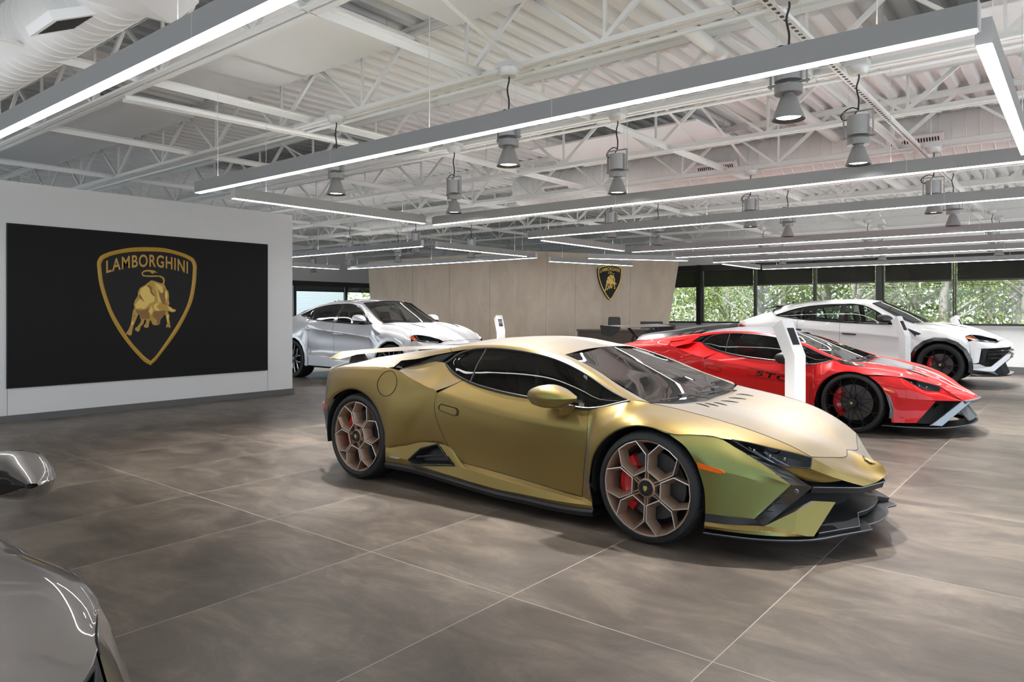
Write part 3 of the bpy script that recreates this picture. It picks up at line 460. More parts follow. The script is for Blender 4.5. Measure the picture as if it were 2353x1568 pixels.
for y, lb in ((4.55,'white conduit bundle along the joist of the first spotlight row'),(6.28,'white conduit bundle along the joist of the second spotlight row'),(9.63,'white conduit bundle along the joist of the third spotlight row'),(11.33,'white conduit bundle along the joist of the fourth spotlight row')):
    tag(MB().tube([(XA+1,y,JB+.07),(1.5,y,JB+.07)],.014,8).tube([(XA+1,y+.035,JB+.07),(1.5,y+.035,JB+.07)],.014,8).tube([(XA+1,y,JB-.01),(1.5,y,JB-.01)],.016,8).build('conduit_run', M_steel, smooth=40), lb, 'conduit')
def perforated(x, lb):
    m = MB(); m.box(x-.03, 2.2, JB-.035, x-.026, 16.5, JB-.001); m.box(x+.026, 2.2, JB-.035, x+.03, 16.5, JB-.001); m.box(x-.03, 2.2, JB-.036, x+.03, 16.5, JB-.033)
    o = tag(m.build('perforated_channel', M_steel), lb, 'channel')
    h = MB(); y = 2.3
    while y < 12: h.box(x-.012, y, JB-.038, x+.012, y+.035, JB-.0355); y += .075
    h.build('slot', M_blk, o)
perforated(-1.52, 'white slotted channel running away above the nose of the gold car')
def duct(x0, x1, y, z, r, lb, name='spiral_duct'):
    d = tag(MB().revolve([(0,x0),(r,x0),(r,x1),(0,x1)], 36, 'x', (0,y,z)).build(name, M_ceil, smooth=60), lb, 'duct')
    m = MB(); x = x0+.06
    while x < x1: m.revolve([(r,x-.006),(r+.007,x),(r,x+.006)], 36, 'x', (0,y,z)); x += .14
    m.build('seam', M_ceil, d, smooth=60); return d
M_hole = pbr('grille_slot', (.02,.02,.02), .7)
def grille(parent, x0, x1, y, z, tilt, n=18, w=.16):
    R = Matrix.Translation((0,y,z)) @ Matrix.Rotation(tilt, 4, 'X')
    m = MB().box(x0-.04,-w/2-.04,-.01,x1+.04,w/2+.04,.05).xf(R); g = m.build('register', M_white, parent)
    s = MB(); dx = (x1-x0)/n
    for i in range(n): s.box(x0+dx*(i+.2), -w/2, -.012, x0+dx*(i+.75), w/2, -.0095)
    s.xf(R).build('slot', M_hole, g)
d1 = duct(-8.2, 2.5, 10.45, 3.60, .27, 'long white spiral duct running across under the deck')
grille(d1, -4.55, -4.0, 10.13, 3.45, -.9); grille(d1, -1.95, -1.4, 10.13, 3.45, -.9); grille(d1, -7.4, -6.9, 10.13, 3.45, -.9)
d2 = duct(-14.5, -9.3, 11.9, 3.55, .24, 'white spiral duct above the silver car'); grille(d2, -12.6, -12.0, 11.6, 3.42, -.9)
d3 = duct(-9.2, -4.55, 2.02, 3.55, .27, 'fat white spiral duct with a louvred register at the top left corner'); grille(d3, -5.42, -5.08, 1.84, 3.27, .45, 14, .3)
m = MB().slab([(-4.75,1.72,3.28),(-4.40,1.75,3.28),(-4.40,2.28,3.35),(-4.75,2.28,3.30)], .03); m.build('end_plate', M_white, d3)

# --- linear pendant lights
LZ = 2.42; LH = .10; LW = .06
def linear(a, b, lb, segs=1, grp=None):
    a = Vector((a[0],a[1],LZ)); b = Vector((b[0],b[1],LZ)); d = (b-a).normalized(); L = (b-a).length
    ang = math.atan2(d.y, d.x)
    o = empty('linear_pendant', tuple(a), ang, lb, 'pendant light', grp or 'linear pendant lights')
    h = MB().box(0,-LW/2,.012,L,LW/2,LH-.012).box(0,-LW/2,LH-.012,L,-LW/2+.004,LH).box(0,LW/2-.004,LH-.012,L,LW/2,LH).box(0,-LW/2,0,L,-LW/2+.004,.012).box(0,LW/2-.004,0,L,LW/2,.012)
    h.build('housing', M_alu, o)
    MB().box(-.006,-LW/2,0,0,LW/2,LH+.004).build('end_cap', M_cut, o); MB().box(L,-LW/2,0,L+.006,LW/2,LH+.004).build('end_cap', M_cut, o)
    MB().box(.02,-LW/2+.006,LH-.012,L-.02,LW/2-.006,LH-.008).build('added_uplight_strip', M_up, o)  # added upward glow, lightens the deck above
    MB().box(.008,-LW/2+.004,-.004,L-.008,LW/2-.004,.012).build('diffuser', M_led, o)
    n = max(2, int(L/2)+1)
    for i in range(n):
        x = .35+(L-.7)*i/(n-1); MB().tube([(x,0,LH),(x,0,JB-LZ+.02)], .0022, 5).build('suspension_wire', M_zinc, o)
    for i in range(1, segs): x = L*i/segs; MB().box(x-.002,-LW/2-.0008,.0,x+.002,LW/2+.0008,LH+.0002).build('joint', M_cut, o)
    return o
XL, XR = -6.22, -.32
linear((-9.9,1.41),(XR,1.41),'nearest long pendant light, cut off by the top left edge of the photo',4)
linear((XL,3.215),(XR-.0,3.215),'long pendant light right above the gold sports car',3)
linear((XL-.02,6.215),(1.5,6.215),'long pendant light between the gold and the red sports car',3)
linear((XL-.06,8.18),(1.5,8.18),'long pendant light before the red sports car, third crossing row from the camera',3)
linear((XL-.1,11.27),(1.5,11.27),'long pendant light behind the red sports car, fourth row from the top right',3)
linear((XL-.06,12.93),(1.5,12.93),'long pendant light before the white car, fifth row from the top right',3)
linear((XL-.05,14.7),(1.5,14.7),'long pendant light above the near flank of the white car',3)
linear((XL-.1,17.85),(1.5,17.75),'last long pendant light just before the window blinds',3)
linear((XL-.03,3.57),(XL-.02,6.05),'short pendant light joining the left ends of the first two full rows')
linear((XR,3.40),(XR,5.95),'short pendant light at the top right corner, seen nearly end on')
linear((XL-.12,8.58),(XL-.1,10.95),'short pendant light before the pale wall, left of the shield emblem')
linear((XL-.1,15.35),(XL-.1,17.6),'short pendant light before the window blinds beside the pale wall')
linear((-7.75,12.05),(-6.5,13.9),'short slanted pendant light above the shield emblem, upper of two')
linear((-8.85,12.25),(-8.2,14.6),'short slanted pendant light touching the top of the shield emblem, lower of two')
linear((-14.0,8.12),(-8.42,8.12),'pendant light above the silver car that ends beside the short crossing light',2)
linear((-8.40,8.42),(-8.40,10.85),'short crossing pendant light before the pale wall above the silver car')
linear((-14.3,11.25),(-8.45,11.25),'long pendant light along the face of the pale panelled wall',2)
linear((-14.5,8.6),(-14.55,11.15),'short pendant light beside the end of the white partition')

# --- hanging spotlights
def spot_proto():
    o = empty('hanging_spotlight')
    z = 0.
    cone = MB().revolve([(.0935,0),(.042,.14),(.0,.14)], 32).build('shade', M_alu, o, smooth=30)
    MB().revolve([(.088,.004),(.0935,0)], 32).revolve([(.088,.004),(.07,.02)],32).build('rim', M_blk, cone, smooth=30)
    MB().revolve([(.07,.018),(0,.018)], 28).build('lens', M_spotled, cone)
    MB().revolve([(0,.152),(.079,.152),(.079,.2),(0,.2)], 32).build('collar', M_alu, o, smooth=30)
    MB().revolve([(.03,.14),(.03,.152)],12).revolve([(.05,.2),(.012,.216),(.012,.225)], 16).build('neck', M_alu, o, smooth=30)
    MB().revolve([(0,.225),(.079,.225),(.079,.375),(0,.375)], 32).build('gear_housing', pbr('spot_body_grey',(.42,.42,.43),.35,metal=.6), o, smooth=30)
    y = MB(); y.box(-.105,-.012,.41,.105,.012,.418)
    for s in (-1,1): y.box(s*.105-.003,-.012,.20,s*.105+.003,.012,.418)
    y.tube([(-.12,0,.215),(.12,0,.215)],.008,8); y.build('yoke', M_alu, o)
    pts = [(0,0,.42),(.004,0,.5),(-.012,0,.6),(.006,0,.68),(0,0,.715)]
    MB().tube([tuple(v) for v in spline(pts,5)], .0065, 6).tube([tuple(v) for v in spline([(0,0,.43),(-.05,.01,.45),(-.13,.02,.40),(-.11,0,.36),(-.02,0,.40),(0,0,.43)],5)], .005, 6).build('cable', M_cord, o, smooth=60)
    MB().revolve([(0,.695),(.06,.695),(.075,.715),(.085,.74),(.085,.755),(0,.755)], 28).box(-.075,-.075,.755,.075,.075,.80).build('canopy', M_zinc, o, smooth=30)
    for s in (-1,1): MB().tube([(s*.07,0,.72),(s*.07,0,.43)],.0012,4).build('safety_wire', M_zinc, o)
    return o
SPX = [('leftmost',-5.65),('middle',-3.5),('right',-1.37)]
rows = [(4.30,'first'),(5.95,'second'),(9.42,'third'),(10.95,'fourth'),(16.0,'fifth'),(17.3,'sixth')]
where = {4.30:'over the near flank of the gold car',5.95:'over the far flank of the gold car',9.42:'over the red car, nearer row',10.95:'beyond the red car',16.0:'over the white car',17.3:'by the window blinds, last row'}
sp0 = None; SPOTS = []
allsp = [(x,y,nm+' hanging spotlight '+where[y]) for y,_ in rows for nm,x in SPX]
allsp += [(-10.03,9.5,'hanging spotlight before the pale wall over the hood of the silver car'),(-12.4,9.8,'hanging spotlight over the cabin of the silver car, beside the white partition'),
          (-12.2,11.0,'hanging spotlight close to the left end of the pale panelled wall'),(-10.0,11.05,'hanging spotlight close to the face of the pale wall behind the short crossing light'),(-17.2,12.3,'added hanging spotlight deep in the left rear corner, brightening the far wall'),(-14.1,11.1,'small hanging spotlight farthest left above the windows')]  # the left rear corner spotlight is added to brighten the walls there
for x,y,lb in allsp:
    o = sp0 if sp0 is None and False else (spot_proto() if sp0 is None else copy_tree(sp0))
    if sp0 is None: sp0 = o
    o.location = (x,y,2.485); tag(o, lb, 'spotlight', 'hanging spotlights'); SPOTS.append((x,y))

# --- information kiosks
M_tab = pbr('tablet_glass', (.02,.02,.022), .12)
def kiosk(loc, rz, lb):
    o = empty('info_kiosk', loc, rz, lb, 'kiosk', 'tablet kiosks beside the cars')
    # profile in local (y, z): post leaning top towards +y (back); tablet face tilts up towards -y... extruded along x
    w = .078
    pr = [(-.06,0),(.06,0),(.06,.885),(.215,1.20),(.10,1.28),(-.06,.93)]
    m = MB(); n = len(pr)
    m.add([(-w,y,z) for y,z in pr]+[(w,y,z) for y,z in pr], [tuple(range(n))[::-1], tuple(range(n,2*n))]+[(i,(i+1)%n,(i+1)%n+n,i+n) for i in range(n)])
    m.build('body', M_white, o, bevel=.004, recalc=True)
    a = Vector((0,-.06,.93)); b = Vector((0,.10,1.28)); dd = (b-a).normalized(); nn = Vector((0,-dd.z,dd.y))
    t = MB(); q0 = a+dd*.11; q1 = a+dd*.29
    t.slab([q0+Vector((-.05,0,0)),q0+Vector((.05,0,0)),q1+Vector((.05,0,0)),q1+Vector((-.05,0,0))], -.004, n=-nn); 
    t.v = [tuple(Vector(p)+nn*.001) for p in t.v]
    t.build('tablet', M_tab, o, recalc=True)
    return o
kiosk((-2.22,7.17,0), math.radians(68), 'white tablet kiosk standing in front of the red sports car door')
kiosk((-2.49,14.1,0), math.radians(68), 'white tablet kiosk standing in front of the white car front wheel')
kiosk((-2.1,18.1,0), math.radians(75), 'white tablet kiosk showing only its tip behind the hood of the white car')
kiosk((-10.15,12.2,0), math.radians(64), 'white tablet kiosk before the pale wall, beside the nose of the silver car')

# --- reception desk, chair, monitor
M_desk = pbr('dark_walnut', (.055,.042,.03), .45, noise=.2, nscale=6)
dk = empty('reception_desk', (-7.65,13.1,0), math.atan2(.9,1.2), 'dark brown reception desk behind the red sports car wing', 'desk')
MB().box(-.85,-.02,0,.95,.02,.93).build('front_panel', M_desk, dk); MB().box(-.87,-.04,.93,.97,.66,.975).build('worktop', M_desk, dk, bevel=.004)
MB().box(-.85,.02,0,-.80,.62,.93).box(.90,.02,0,.95,.62,.93).build('side_panel', M_desk, dk)
M_lea = pbr('black_leather', (.035,.034,.036), .4, bump=.08, bscale=150)
ch = empty('office_chair', (-8.78,14.72,0), math.atan2(.9,1.2)-.25, 'black leather office chair behind the reception desk', 'chair')
def cushion(x0,y0,z0,x1,y1,z1,name,mat,parent,bev):
    return MB().box(x0,y0,z0,x1,y1,z1).build(name, mat, parent, bevel=bev)
MB().slab([(-.17,.16,.58),(.17,.16,.58),(.145,.2,1.21),(.12,.205,1.235),(-.12,.205,1.235),(-.145,.2,1.21)], .07).build('backrest', M_lea, ch, bevel=.02, recalc=True)
cushion(-.25,-.3,.44,.25,.2,.53,'seat',M_lea,ch,.03)
MB().revolve([(.03,.06),(.03,.44)],12).build('column', M_alu, ch, smooth=30)
s = MB()
for k in range(5): a = 2*PI*k/5; s.bar((0,0,.07),(.28*math.cos(a),.28*math.sin(a),.045),.04,.03)
s.build('base', M_blk, ch)
mo = empty('computer_monitor', (-7.3,13.85,.975), math.atan2(.9,1.2), 'black computer monitor on the reception desk behind the red car wing', 'monitor')
MB().box(-.24,-.012,.02,.24,.012,.17).build('screen', M_blk, mo); MB().box(-.03,-.005,0,.03,.06,.03).build('stand', M_blk, mo)
# ------------------------------------------------------------------ shield emblem
def fit_poly(xs, ys, x):
    """quadratic through 3 of the points (first, middle, last)"""
    x0,x1,x2 = xs[0],xs[2],xs[4]; y0,y1,y2 = ys[0],ys[2],ys[4]
    return y0*(x-x1)*(x-x2)/((x0-x1)*(x0-x2))+y1*(x-x0)*(x-x2)/((x1-x0)*(x1-x2))+y2*(x-x0)*(x-x1)/((x2-x0)*(x2-x1))
def text_mesh(txt):
    cu = bpy.data.curves.new('lettering', 'FONT'); cu.body = txt; cu.space_character = 1.12; cu.offset = .018
    ob = bpy.data.objects.new('lettering', cu); COL.objects.link(ob)
    bpy.context.view_layer.update()
    me = bpy.data.meshes.new_from_object(ob.evaluated_get(bpy.context.evaluated_depsgraph_get()))
    vs = [tuple(v.co) for v in me.vertices]; fs = [tuple(p.vertices) for p in me.polygons]
    bpy.data.objects.remove(ob); bpy.data.curves.remove(cu); bpy.data.meshes.remove(me)
    return vs, fs
def emblem(parent, M, s, depth, big):
    """M maps local (u right, v up, n towards viewer) to the parent frame; s = scale"""
    E = EMBLEM
    def P(p, n): return tuple(M @ Vector((p[0]*s, p[1]*s, n)))
    nv = (M.to_3x3() @ Vector((0,0,1))).normalized()
    o3 = [Vector((p[0],p[1],0)) for p in E['outer']]; i3 = [Vector((p[0],p[1],0)) for p in E['inner']]
    oo = spline(o3+[o3[0]], 4, (14,))[:-1]; ii = spline(i3+[i3[0]], 4, (14,))[:-1]
    n = len(oo)
    m = MB().slab([P(p, depth) for p in oo], depth, n=nv); base = m.build('shield', M_embk, parent)
    d1 = depth+.002*s+.0005; m = MB()
    mid = [(a*.5+b*.5) for a,b in zip(oo,ii)]
    m.add([P(p,d1) for p in oo]+[P(p,d1+.012*s) for p in mid]+[P(p,d1) for p in ii], [(i,(i+1)%n,(i+1)%n+n,i+n) for i in range(n)]+[(i+n,(i+1)%n+n,(i+1)%n+2*n,i+2*n) for i in range(n)])
    m.build('border', M_gold if big else M_goldhi, base)  # lighter gold on the small sign makes up for weaker light there
    d2 = depth+.003*s+.0005
    vs, fs = text_mesh('LAMBORGHINI')
    x0 = min(v[0] for v in vs); x1 = max(v[0] for v in vs); y0 = min(v[1] for v in vs); y1 = max(v[1] for v in vs)
    bx = [p[0] for p in E['tb']]; by = [p[1] for p in E['tb']]; tx = [p[0] for p in E['tt']]; ty = [p[1] for p in E['tt']]
    out = []
    for v in vs:
        a = (v[0]-x0)/(x1-x0); b = (v[1]-y0)/(y1-y0)
        xx = bx[0]+(bx[4]-bx[0])*a; yb = fit_poly(bx,by,xx); yt = fit_poly(tx,ty,xx)
        out.append(P((xx, yb+(yt-yb)*b), d2))
    MB().add(out, fs).build('lettering', M_gold if big else M_goldhi, base)
    MB().slab([P(p,d2) for p in E['bull']], .002*s, n=nv).slab([P(p,d2) for p in E['tail']], .002*s, n=nv).build('bull', M_gold if big else M_goldhi, base)
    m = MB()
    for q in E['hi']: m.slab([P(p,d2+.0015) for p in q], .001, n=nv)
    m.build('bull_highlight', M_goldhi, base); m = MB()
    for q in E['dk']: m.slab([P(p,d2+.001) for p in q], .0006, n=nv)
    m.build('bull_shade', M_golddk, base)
    return base
# on the big screen: u = +Y, v = +Z, n = +X
Mb = Matrix(((0,0,1,.0245),(1,0,0,4.61-4.672),(0,1,0,0),(0,0,0,1)))
emblem(sg, Mb, 1.0, .002, True)
se = empty('wall_emblem_sign', (-9.343,15.489,2.085), 0, 'small black and gold shield sign fixed to the pale panelled wall', 'sign')
u_ = d
Ms = Matrix(((u_.x,0,nrm.x,0),(u_.y,0,nrm.y,0),(0,1,0,0),(0,0,0,1)))
emblem(se, Ms, .535, .05, False)
# ================================================================== cars
def paint(name, ramp=None, col=None, rough=.35, metal=.9, coat=0., flake=0.):
    m, nt, out = new_mat(name); N = nt.nodes; L = nt.links
    b = N.new('ShaderNodeBsdfPrincipled'); b.inputs['Roughness'].default_value = rough; b.inputs['Metallic'].default_value = metal
    b.inputs['Coat Weight'].default_value = coat; b.inputs['Coat Roughness'].default_value = .03; b.inputs['Specular IOR Level'].default_value = .2 if coat else .5
    if col: b.inputs['Base Color'].default_value = (*col, 1)
    if ramp:   # pearlescent flake: hue depends on the angle to the surface
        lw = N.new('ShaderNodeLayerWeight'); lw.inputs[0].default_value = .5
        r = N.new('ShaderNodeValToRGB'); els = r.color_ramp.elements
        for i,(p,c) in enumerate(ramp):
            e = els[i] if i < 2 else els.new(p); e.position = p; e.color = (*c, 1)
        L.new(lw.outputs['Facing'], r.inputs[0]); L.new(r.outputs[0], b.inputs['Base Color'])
    if flake:
        tc = N.new('ShaderNodeTexCoord'); n = N.new('ShaderNodeTexNoise'); n.inputs['Scale'].default_value = 900
        L.new(tc.outputs['Object'], n.inputs['Vector']); bp = N.new('ShaderNodeBump'); bp.inputs['Strength'].default_value = flake; bp.inputs['Distance'].default_value = .0004
        L.new(n.outputs['Fac'], bp.inputs['Height']); L.new(bp.outputs[0], b.inputs['Normal'])
    L.new(b.outputs[0], out.inputs[0]); return m
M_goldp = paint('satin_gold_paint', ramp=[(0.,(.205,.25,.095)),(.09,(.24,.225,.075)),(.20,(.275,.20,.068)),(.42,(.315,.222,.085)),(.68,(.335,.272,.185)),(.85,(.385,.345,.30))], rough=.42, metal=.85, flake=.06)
M_redp = paint('gloss_red_paint', col=(.58,.004,.006), rough=.4, metal=.1, coat=.5)
M_whitep = paint('gloss_white_paint', col=(.86,.86,.86), rough=.4, metal=0., coat=1.)
M_silverp = paint('pale_silver_paint', col=(.76,.75,.775), rough=.32, metal=.4, coat=1.)
M_darkp = paint('dark_grey_paint', col=(.17,.155,.15), rough=.34, metal=.85, coat=1.)
M_gap = pbr('panel_gap_black', (.006,.006,.006), .8)
M_plast = pbr('satin_black_plastic', (.018,.018,.019), .42)
M_gloss = pbr('gloss_black', (.008,.008,.008), .12, coat=.6)
M_tyre = pbr('tyre_rubber', (.016,.016,.017), .62, bump=.05, bscale=120)
M_bronze = pbr('bronze_wheel', (.36,.245,.175), .42, metal=.55)
M_bedge = pbr('machined_wheel_edge', (.74,.70,.68), .3, metal=.6)
M_blkwh = pbr('black_wheel', (.010,.010,.011), .28, metal=.2)
M_silwh = pbr('machined_silver_spoke', (.62,.62,.63), .25, metal=.8)
M_disc = pbr('brake_disc', (.10,.10,.105), .38, metal=.6)
M_cal = pbr('red_caliper', (.55,.006,.01), .35, coat=.5)
M_amber = pbr('amber_marker', (.85,.13,.006), .2, coat=1.)
M_redl = pbr('red_lamp', (.45,.008,.01), .15, coat=1.)
M_carglass = glass('tinted_car_glass', (.14,.16,.15), .55, 0., 1.5)
M_wsglass = glass('windscreen_glass', (.15,.17,.165), 1.3, 0., 1.9)
M_suvglass = glass('clear_car_glass', (.50,.55,.53), .7, 0., 1.5)
M_suvws = glass('clear_windscreen', (.45,.5,.48), 1., 0., 1.5)
M_lens = glass('lamp_lens', (.6,.62,.65), .22)
M_chrome = pbr('chrome', (.75,.75,.76), .12, metal=1.)
M_cabin = pbr('cabin_black', (.02,.02,.021), .6)
M_seat = pbr('seat_dark', (.035,.033,.033), .55)
M_seatred = pbr('seat_oxblood', (.10,.022,.02), .5)
M_silverpart = pbr('satin_silver_trim', (.24,.25,.27), .34, metal=.85)
M_under = pbr('underbody_black', (.008,.008,.008), .8)
M_badge = pbr('badge_gold', (.75,.55,.2), .3, metal=.6)
M_carbon = pbr('carbon_black', (.012,.012,.013), .3, coat=.35)

def V3(L): return [Vector(p) for p in L]
def mir(L): return [Vector((p[0],-p[1],p[2])) for p in L]

def tyre_mesh(R, rim, w):
    """outward side at y=-w/2"""
    m = MB(); sw = .012
    prof = [(rim-.012,w/2-.01),(rim+.01,w/2),(R-.045,w/2+sw),(R-.018,w/2+.004),(R-.004,w/2-.03),(R,w/2-.06),(R,-w/2+.06),(R-.004,-w/2+.03),(R-.018,-w/2-.004),(R-.045,-w/2-sw),(rim+.01,-w/2),(rim-.012,-w/2+.01)]
    m.revolve(prof, 72, 'y')
    for k in range(72):       # shoulder tread blocks
        a = 2*PI*k/72; a2 = a+.018
        for s in (-1,1):
            p = []
            for aa in (a,a2):
                for r,h in ((R+.0015,s*(w/2-.055)),(R-.010,s*(w/2-.006))): p.append((r*math.cos(aa),h,r*math.sin(aa)))
            pass
    return m
def wheel_base(car, pos, far, R, rim, w, rimmat, spokes, rot=0., name='wheel', caliper_a=PI, disc=.2):
    """rim mesh = the part; tyre, disc, caliper, cap are sub-parts"""
    bar = MB(); y0 = -w/2+.004
    bar.revolve([(rim-.004,y0-.004),(rim-.012,y0),(rim-.022,y0+.02),(rim-.03,y0+.06),(rim-.035,w/2-.02),(rim-.02,w/2)], 64, 'y')
    bar.revolve([(rim-.036,w/2-.02),(rim-.031,y0+.06),(rim-.023,y0+.02),(rim-.013,y0),(rim-.004,y0-.003)], 64, 'y')
    bar.join(spokes)
    o = bar.build(name, rimmat, car, smooth=35); o.location = pos; o.rotation_euler = (0, rot, PI if far else 0)
    if far: o.rotation_euler = (0, -rot, PI)
    def sub(mb, nm, mat, sm=40):
        q = mb.build(nm, mat, o, smooth=sm); return q
    sub(tyre_mesh(R, rim, w), 'tyre', M_tyre, 50)
    gr = MB()
    for k in range(60):
        q = []
        for j,(yy,rr) in enumerate(((.003,-.0168),(.03,-.0034),(.06,.0002),(.11,.0002))):
            a = 2*PI*k/60+.03*j; q.append((math.cos(a)*(R+rr),-w/2+yy,math.sin(a)*(R+rr)))
        for j in range(3): gr.bar(q[j],q[j+1],.004,.0012,up=(math.cos(2*PI*k/60),0,math.sin(2*PI*k/60)))
    for hh in (-.035, .03): gr.revolve([(R+.0006,hh-.005),(R+.0006,hh+.005)],64,'y')
    sub(gr, 'tread_groove', M_gap)
    dm = MB().revolve([(.07,.0),(disc,.0),(disc,.03),(.07,.03)], 48, 'y', (0,-w/2+.105,0)).revolve([(0,-.03),(.085,-.03),(.085,.03),(.07,.03)],32,'y',(0,-w/2+.1,0))
    d_ = sub(dm, 'brake_disc', M_disc); d_.rotation_euler = (0,-rot,0) if not far else (0,-rot,0)
    cm = MB(); a0 = caliper_a
    n = 12; prof = []
    for k in range(n+1):
        a = a0-.9+1.8*k/n; f = 1-abs(2*k/n-1)**4*.18
        ci, si = math.cos(a), math.sin(a)
        prof.append([(disc*1.10*ci*1,-w/2+.14,disc*1.10*si),(disc*(1.06)*ci,-w/2+.075,disc*1.06*si),(disc*.86*ci*f,-w/2+.055,disc*.86*si*f),(disc*.66*ci,-w/2+.078,disc*.66*si),(disc*.64*ci,-w/2+.14,disc*.64*si)])
    cm.grid(prof); cm.add(prof[0],[(0,1,2,3,4)]); cm.add(prof[-1],[(4,3,2,1,0)])
    c_ = sub(cm, 'brake_caliper', M_cal, 40); c_.rotation_euler = (0,-rot,0)
    bk = MB().revolve([(0,0),(rim-.04,0)],40,'y',(0,w/2-.03,0)); sub(bk,'backing', M_under)
    return o
def poly_frame(hexo, y_front, depth, inset, edge):
    """frame round an opening: polygon hexo [(x,z)], sloped inner walls; returns (dark body, bright edge)"""
    n = len(hexo); c = Vector((sum(p[0] for p in hexo)/n, 0, sum(p[1] for p in hexo)/n))
    A = [Vector((p[0], y_front, p[1])) for p in hexo]
    def inn(k, y): return [c+(a-Vector((0,a.y,0))-c)*k+Vector((0,y,0)) for a in A]
    k1 = 1-edge; B = inn(k1, y_front-.0012); D = inn(inset, y_front+depth); Eo = [a+Vector((0,depth*1.0,0)) for a in A]; F = inn(inset, y_front+depth+.02)
    body = MB(); ed = MB()
    ed.add([a+Vector((0,.0,0)) for a in A]+B+inn(k1-.012, y_front+.004), [(i,(i+1)%n,(i+1)%n+n,i+n) for i in range(n)]+[(i+n,(i+1)%n+n,(i+1)%n+2*n,i+2*n) for i in range(n)])
    k2 = k1-.012
    body.add(inn(k2,y_front+.004)+D+F, [(i,(i+1)%n,(i+1)%n+n,i+n) for i in range(n)]+[(i+n,(i+1)%n+n,(i+1)%n+2*n,i+2*n) for i in range(n)])
    body.add(A+Eo, [(i,i+n,(i+1)%n+n,(i+1)%n) for i in range(n)])
    return body, ed
def rot_y(mb, a):
    return mb.xf(Matrix.Rotation(a, 4, 'Y'))
def hex_wheel(car, pos, far, R, rim, w, rot):
    sc = rim/.283; yf = -w/2-.004
    hexo = [(.088,-.047),(.088,.047),(.172,.094),(.272,.070),(.283,0),(.272,-.070),(.172,-.094)]
    hexo = [(.088*sc,-.047*sc),(.172*sc,-.094*sc),(.268*sc,-.068*sc),(.277*sc,0),(.268*sc,.068*sc),(.172*sc,.094*sc),(.088*sc,.047*sc)]
    body = MB(); edge = MB()
    for k in range(6):
        b, e = poly_frame(hexo, yf, .052, .70, .055)
        M = Matrix.Rotation(k*PI/3, 4, 'Y'); b.xf(M); e.xf(M); body.join(b); edge.join(e)
        a = k*PI/3+PI/6; c, s = math.cos(a), math.sin(a); t = Vector((-s,0,c))
        for q in (-1,1): body.bar(Vector((c*.05*sc, yf+.02, s*.05*sc))+t*q*.009, Vector((c*.158*sc, yf+.03, s*.158*sc))+t*q*.004, .009, .03, up=(0,1,0))
    body.revolve([(.030*sc,yf+.0),(.048*sc,yf-.002),(.056*sc,yf+.004),(.060*sc,yf+.05)], 36, 'y')
    o = wheel_base(car, pos, far, R, rim, w, M_bronze, body, rot)
    edge.build('machined_edge', M_bedge, o)
    cap(o, yf, .046*sc); return o
def cap(o, yf, r, yoff=-.004):
    m = MB().revolve([(0,yf-.003+yoff),(r*.95,yf-.003+yoff),(r,yf+yoff+.003),(r,yf+.02)], 36, 'y')
    for k in range(18):
        a = 2*PI*k/18; m.bar((r*.62*math.cos(a),yf-.006+yoff,r*.62*math.sin(a)),(r*.88*math.cos(a+.12),yf-.006+yoff,r*.88*math.sin(a+.12)),r*.07,.004,up=(0,1,0))
    c = m.build('centre_cap', M_plast, o, smooth=35)
    b = MB().slab([(r*x,yf-.0075+yoff,r*z) for x,z in ((-.28,.26),(.0,.32),(.28,.26),(.24,-.1),(0,-.4),(-.24,-.1))], .003, n=(0,-1,0)); b.build('badge', M_badge, o)
def yspoke_wheel(car, pos, far, R, rim, w, rot, mat=M_blkwh, n=10, thick=.008):
    """thin forked spokes crossing near the rim"""
    m = MB(); yf = -w/2+.0
    for k in range(n):
        a = 2*PI*k/n
        def pt(r, da, y): return Vector((r*math.cos(a+da), yf+y, r*math.sin(a+da)))
        for s in (-1,1):
            m.bar(pt(.045,s*.07,.03), pt(.115,s*.06,.022), thick*.9, .03, up=(0,1,0))
            m.bar(pt(.115,s*.06,.022), pt(.19,s*.23,.014), thick*.75, .024, up=(0,1,0))
            m.bar(pt(.19,s*.23,.014), pt(rim-.008,s*.42,.004), thick*.7, .02, up=(0,1,0))
    m.revolve([(.03,yf+.0),(.05,yf+.004),(.06,yf+.05)], 32, 'y')
    o = wheel_base(car, pos, far, R, rim, w, mat, m, rot); cap(o, yf, .044); return o
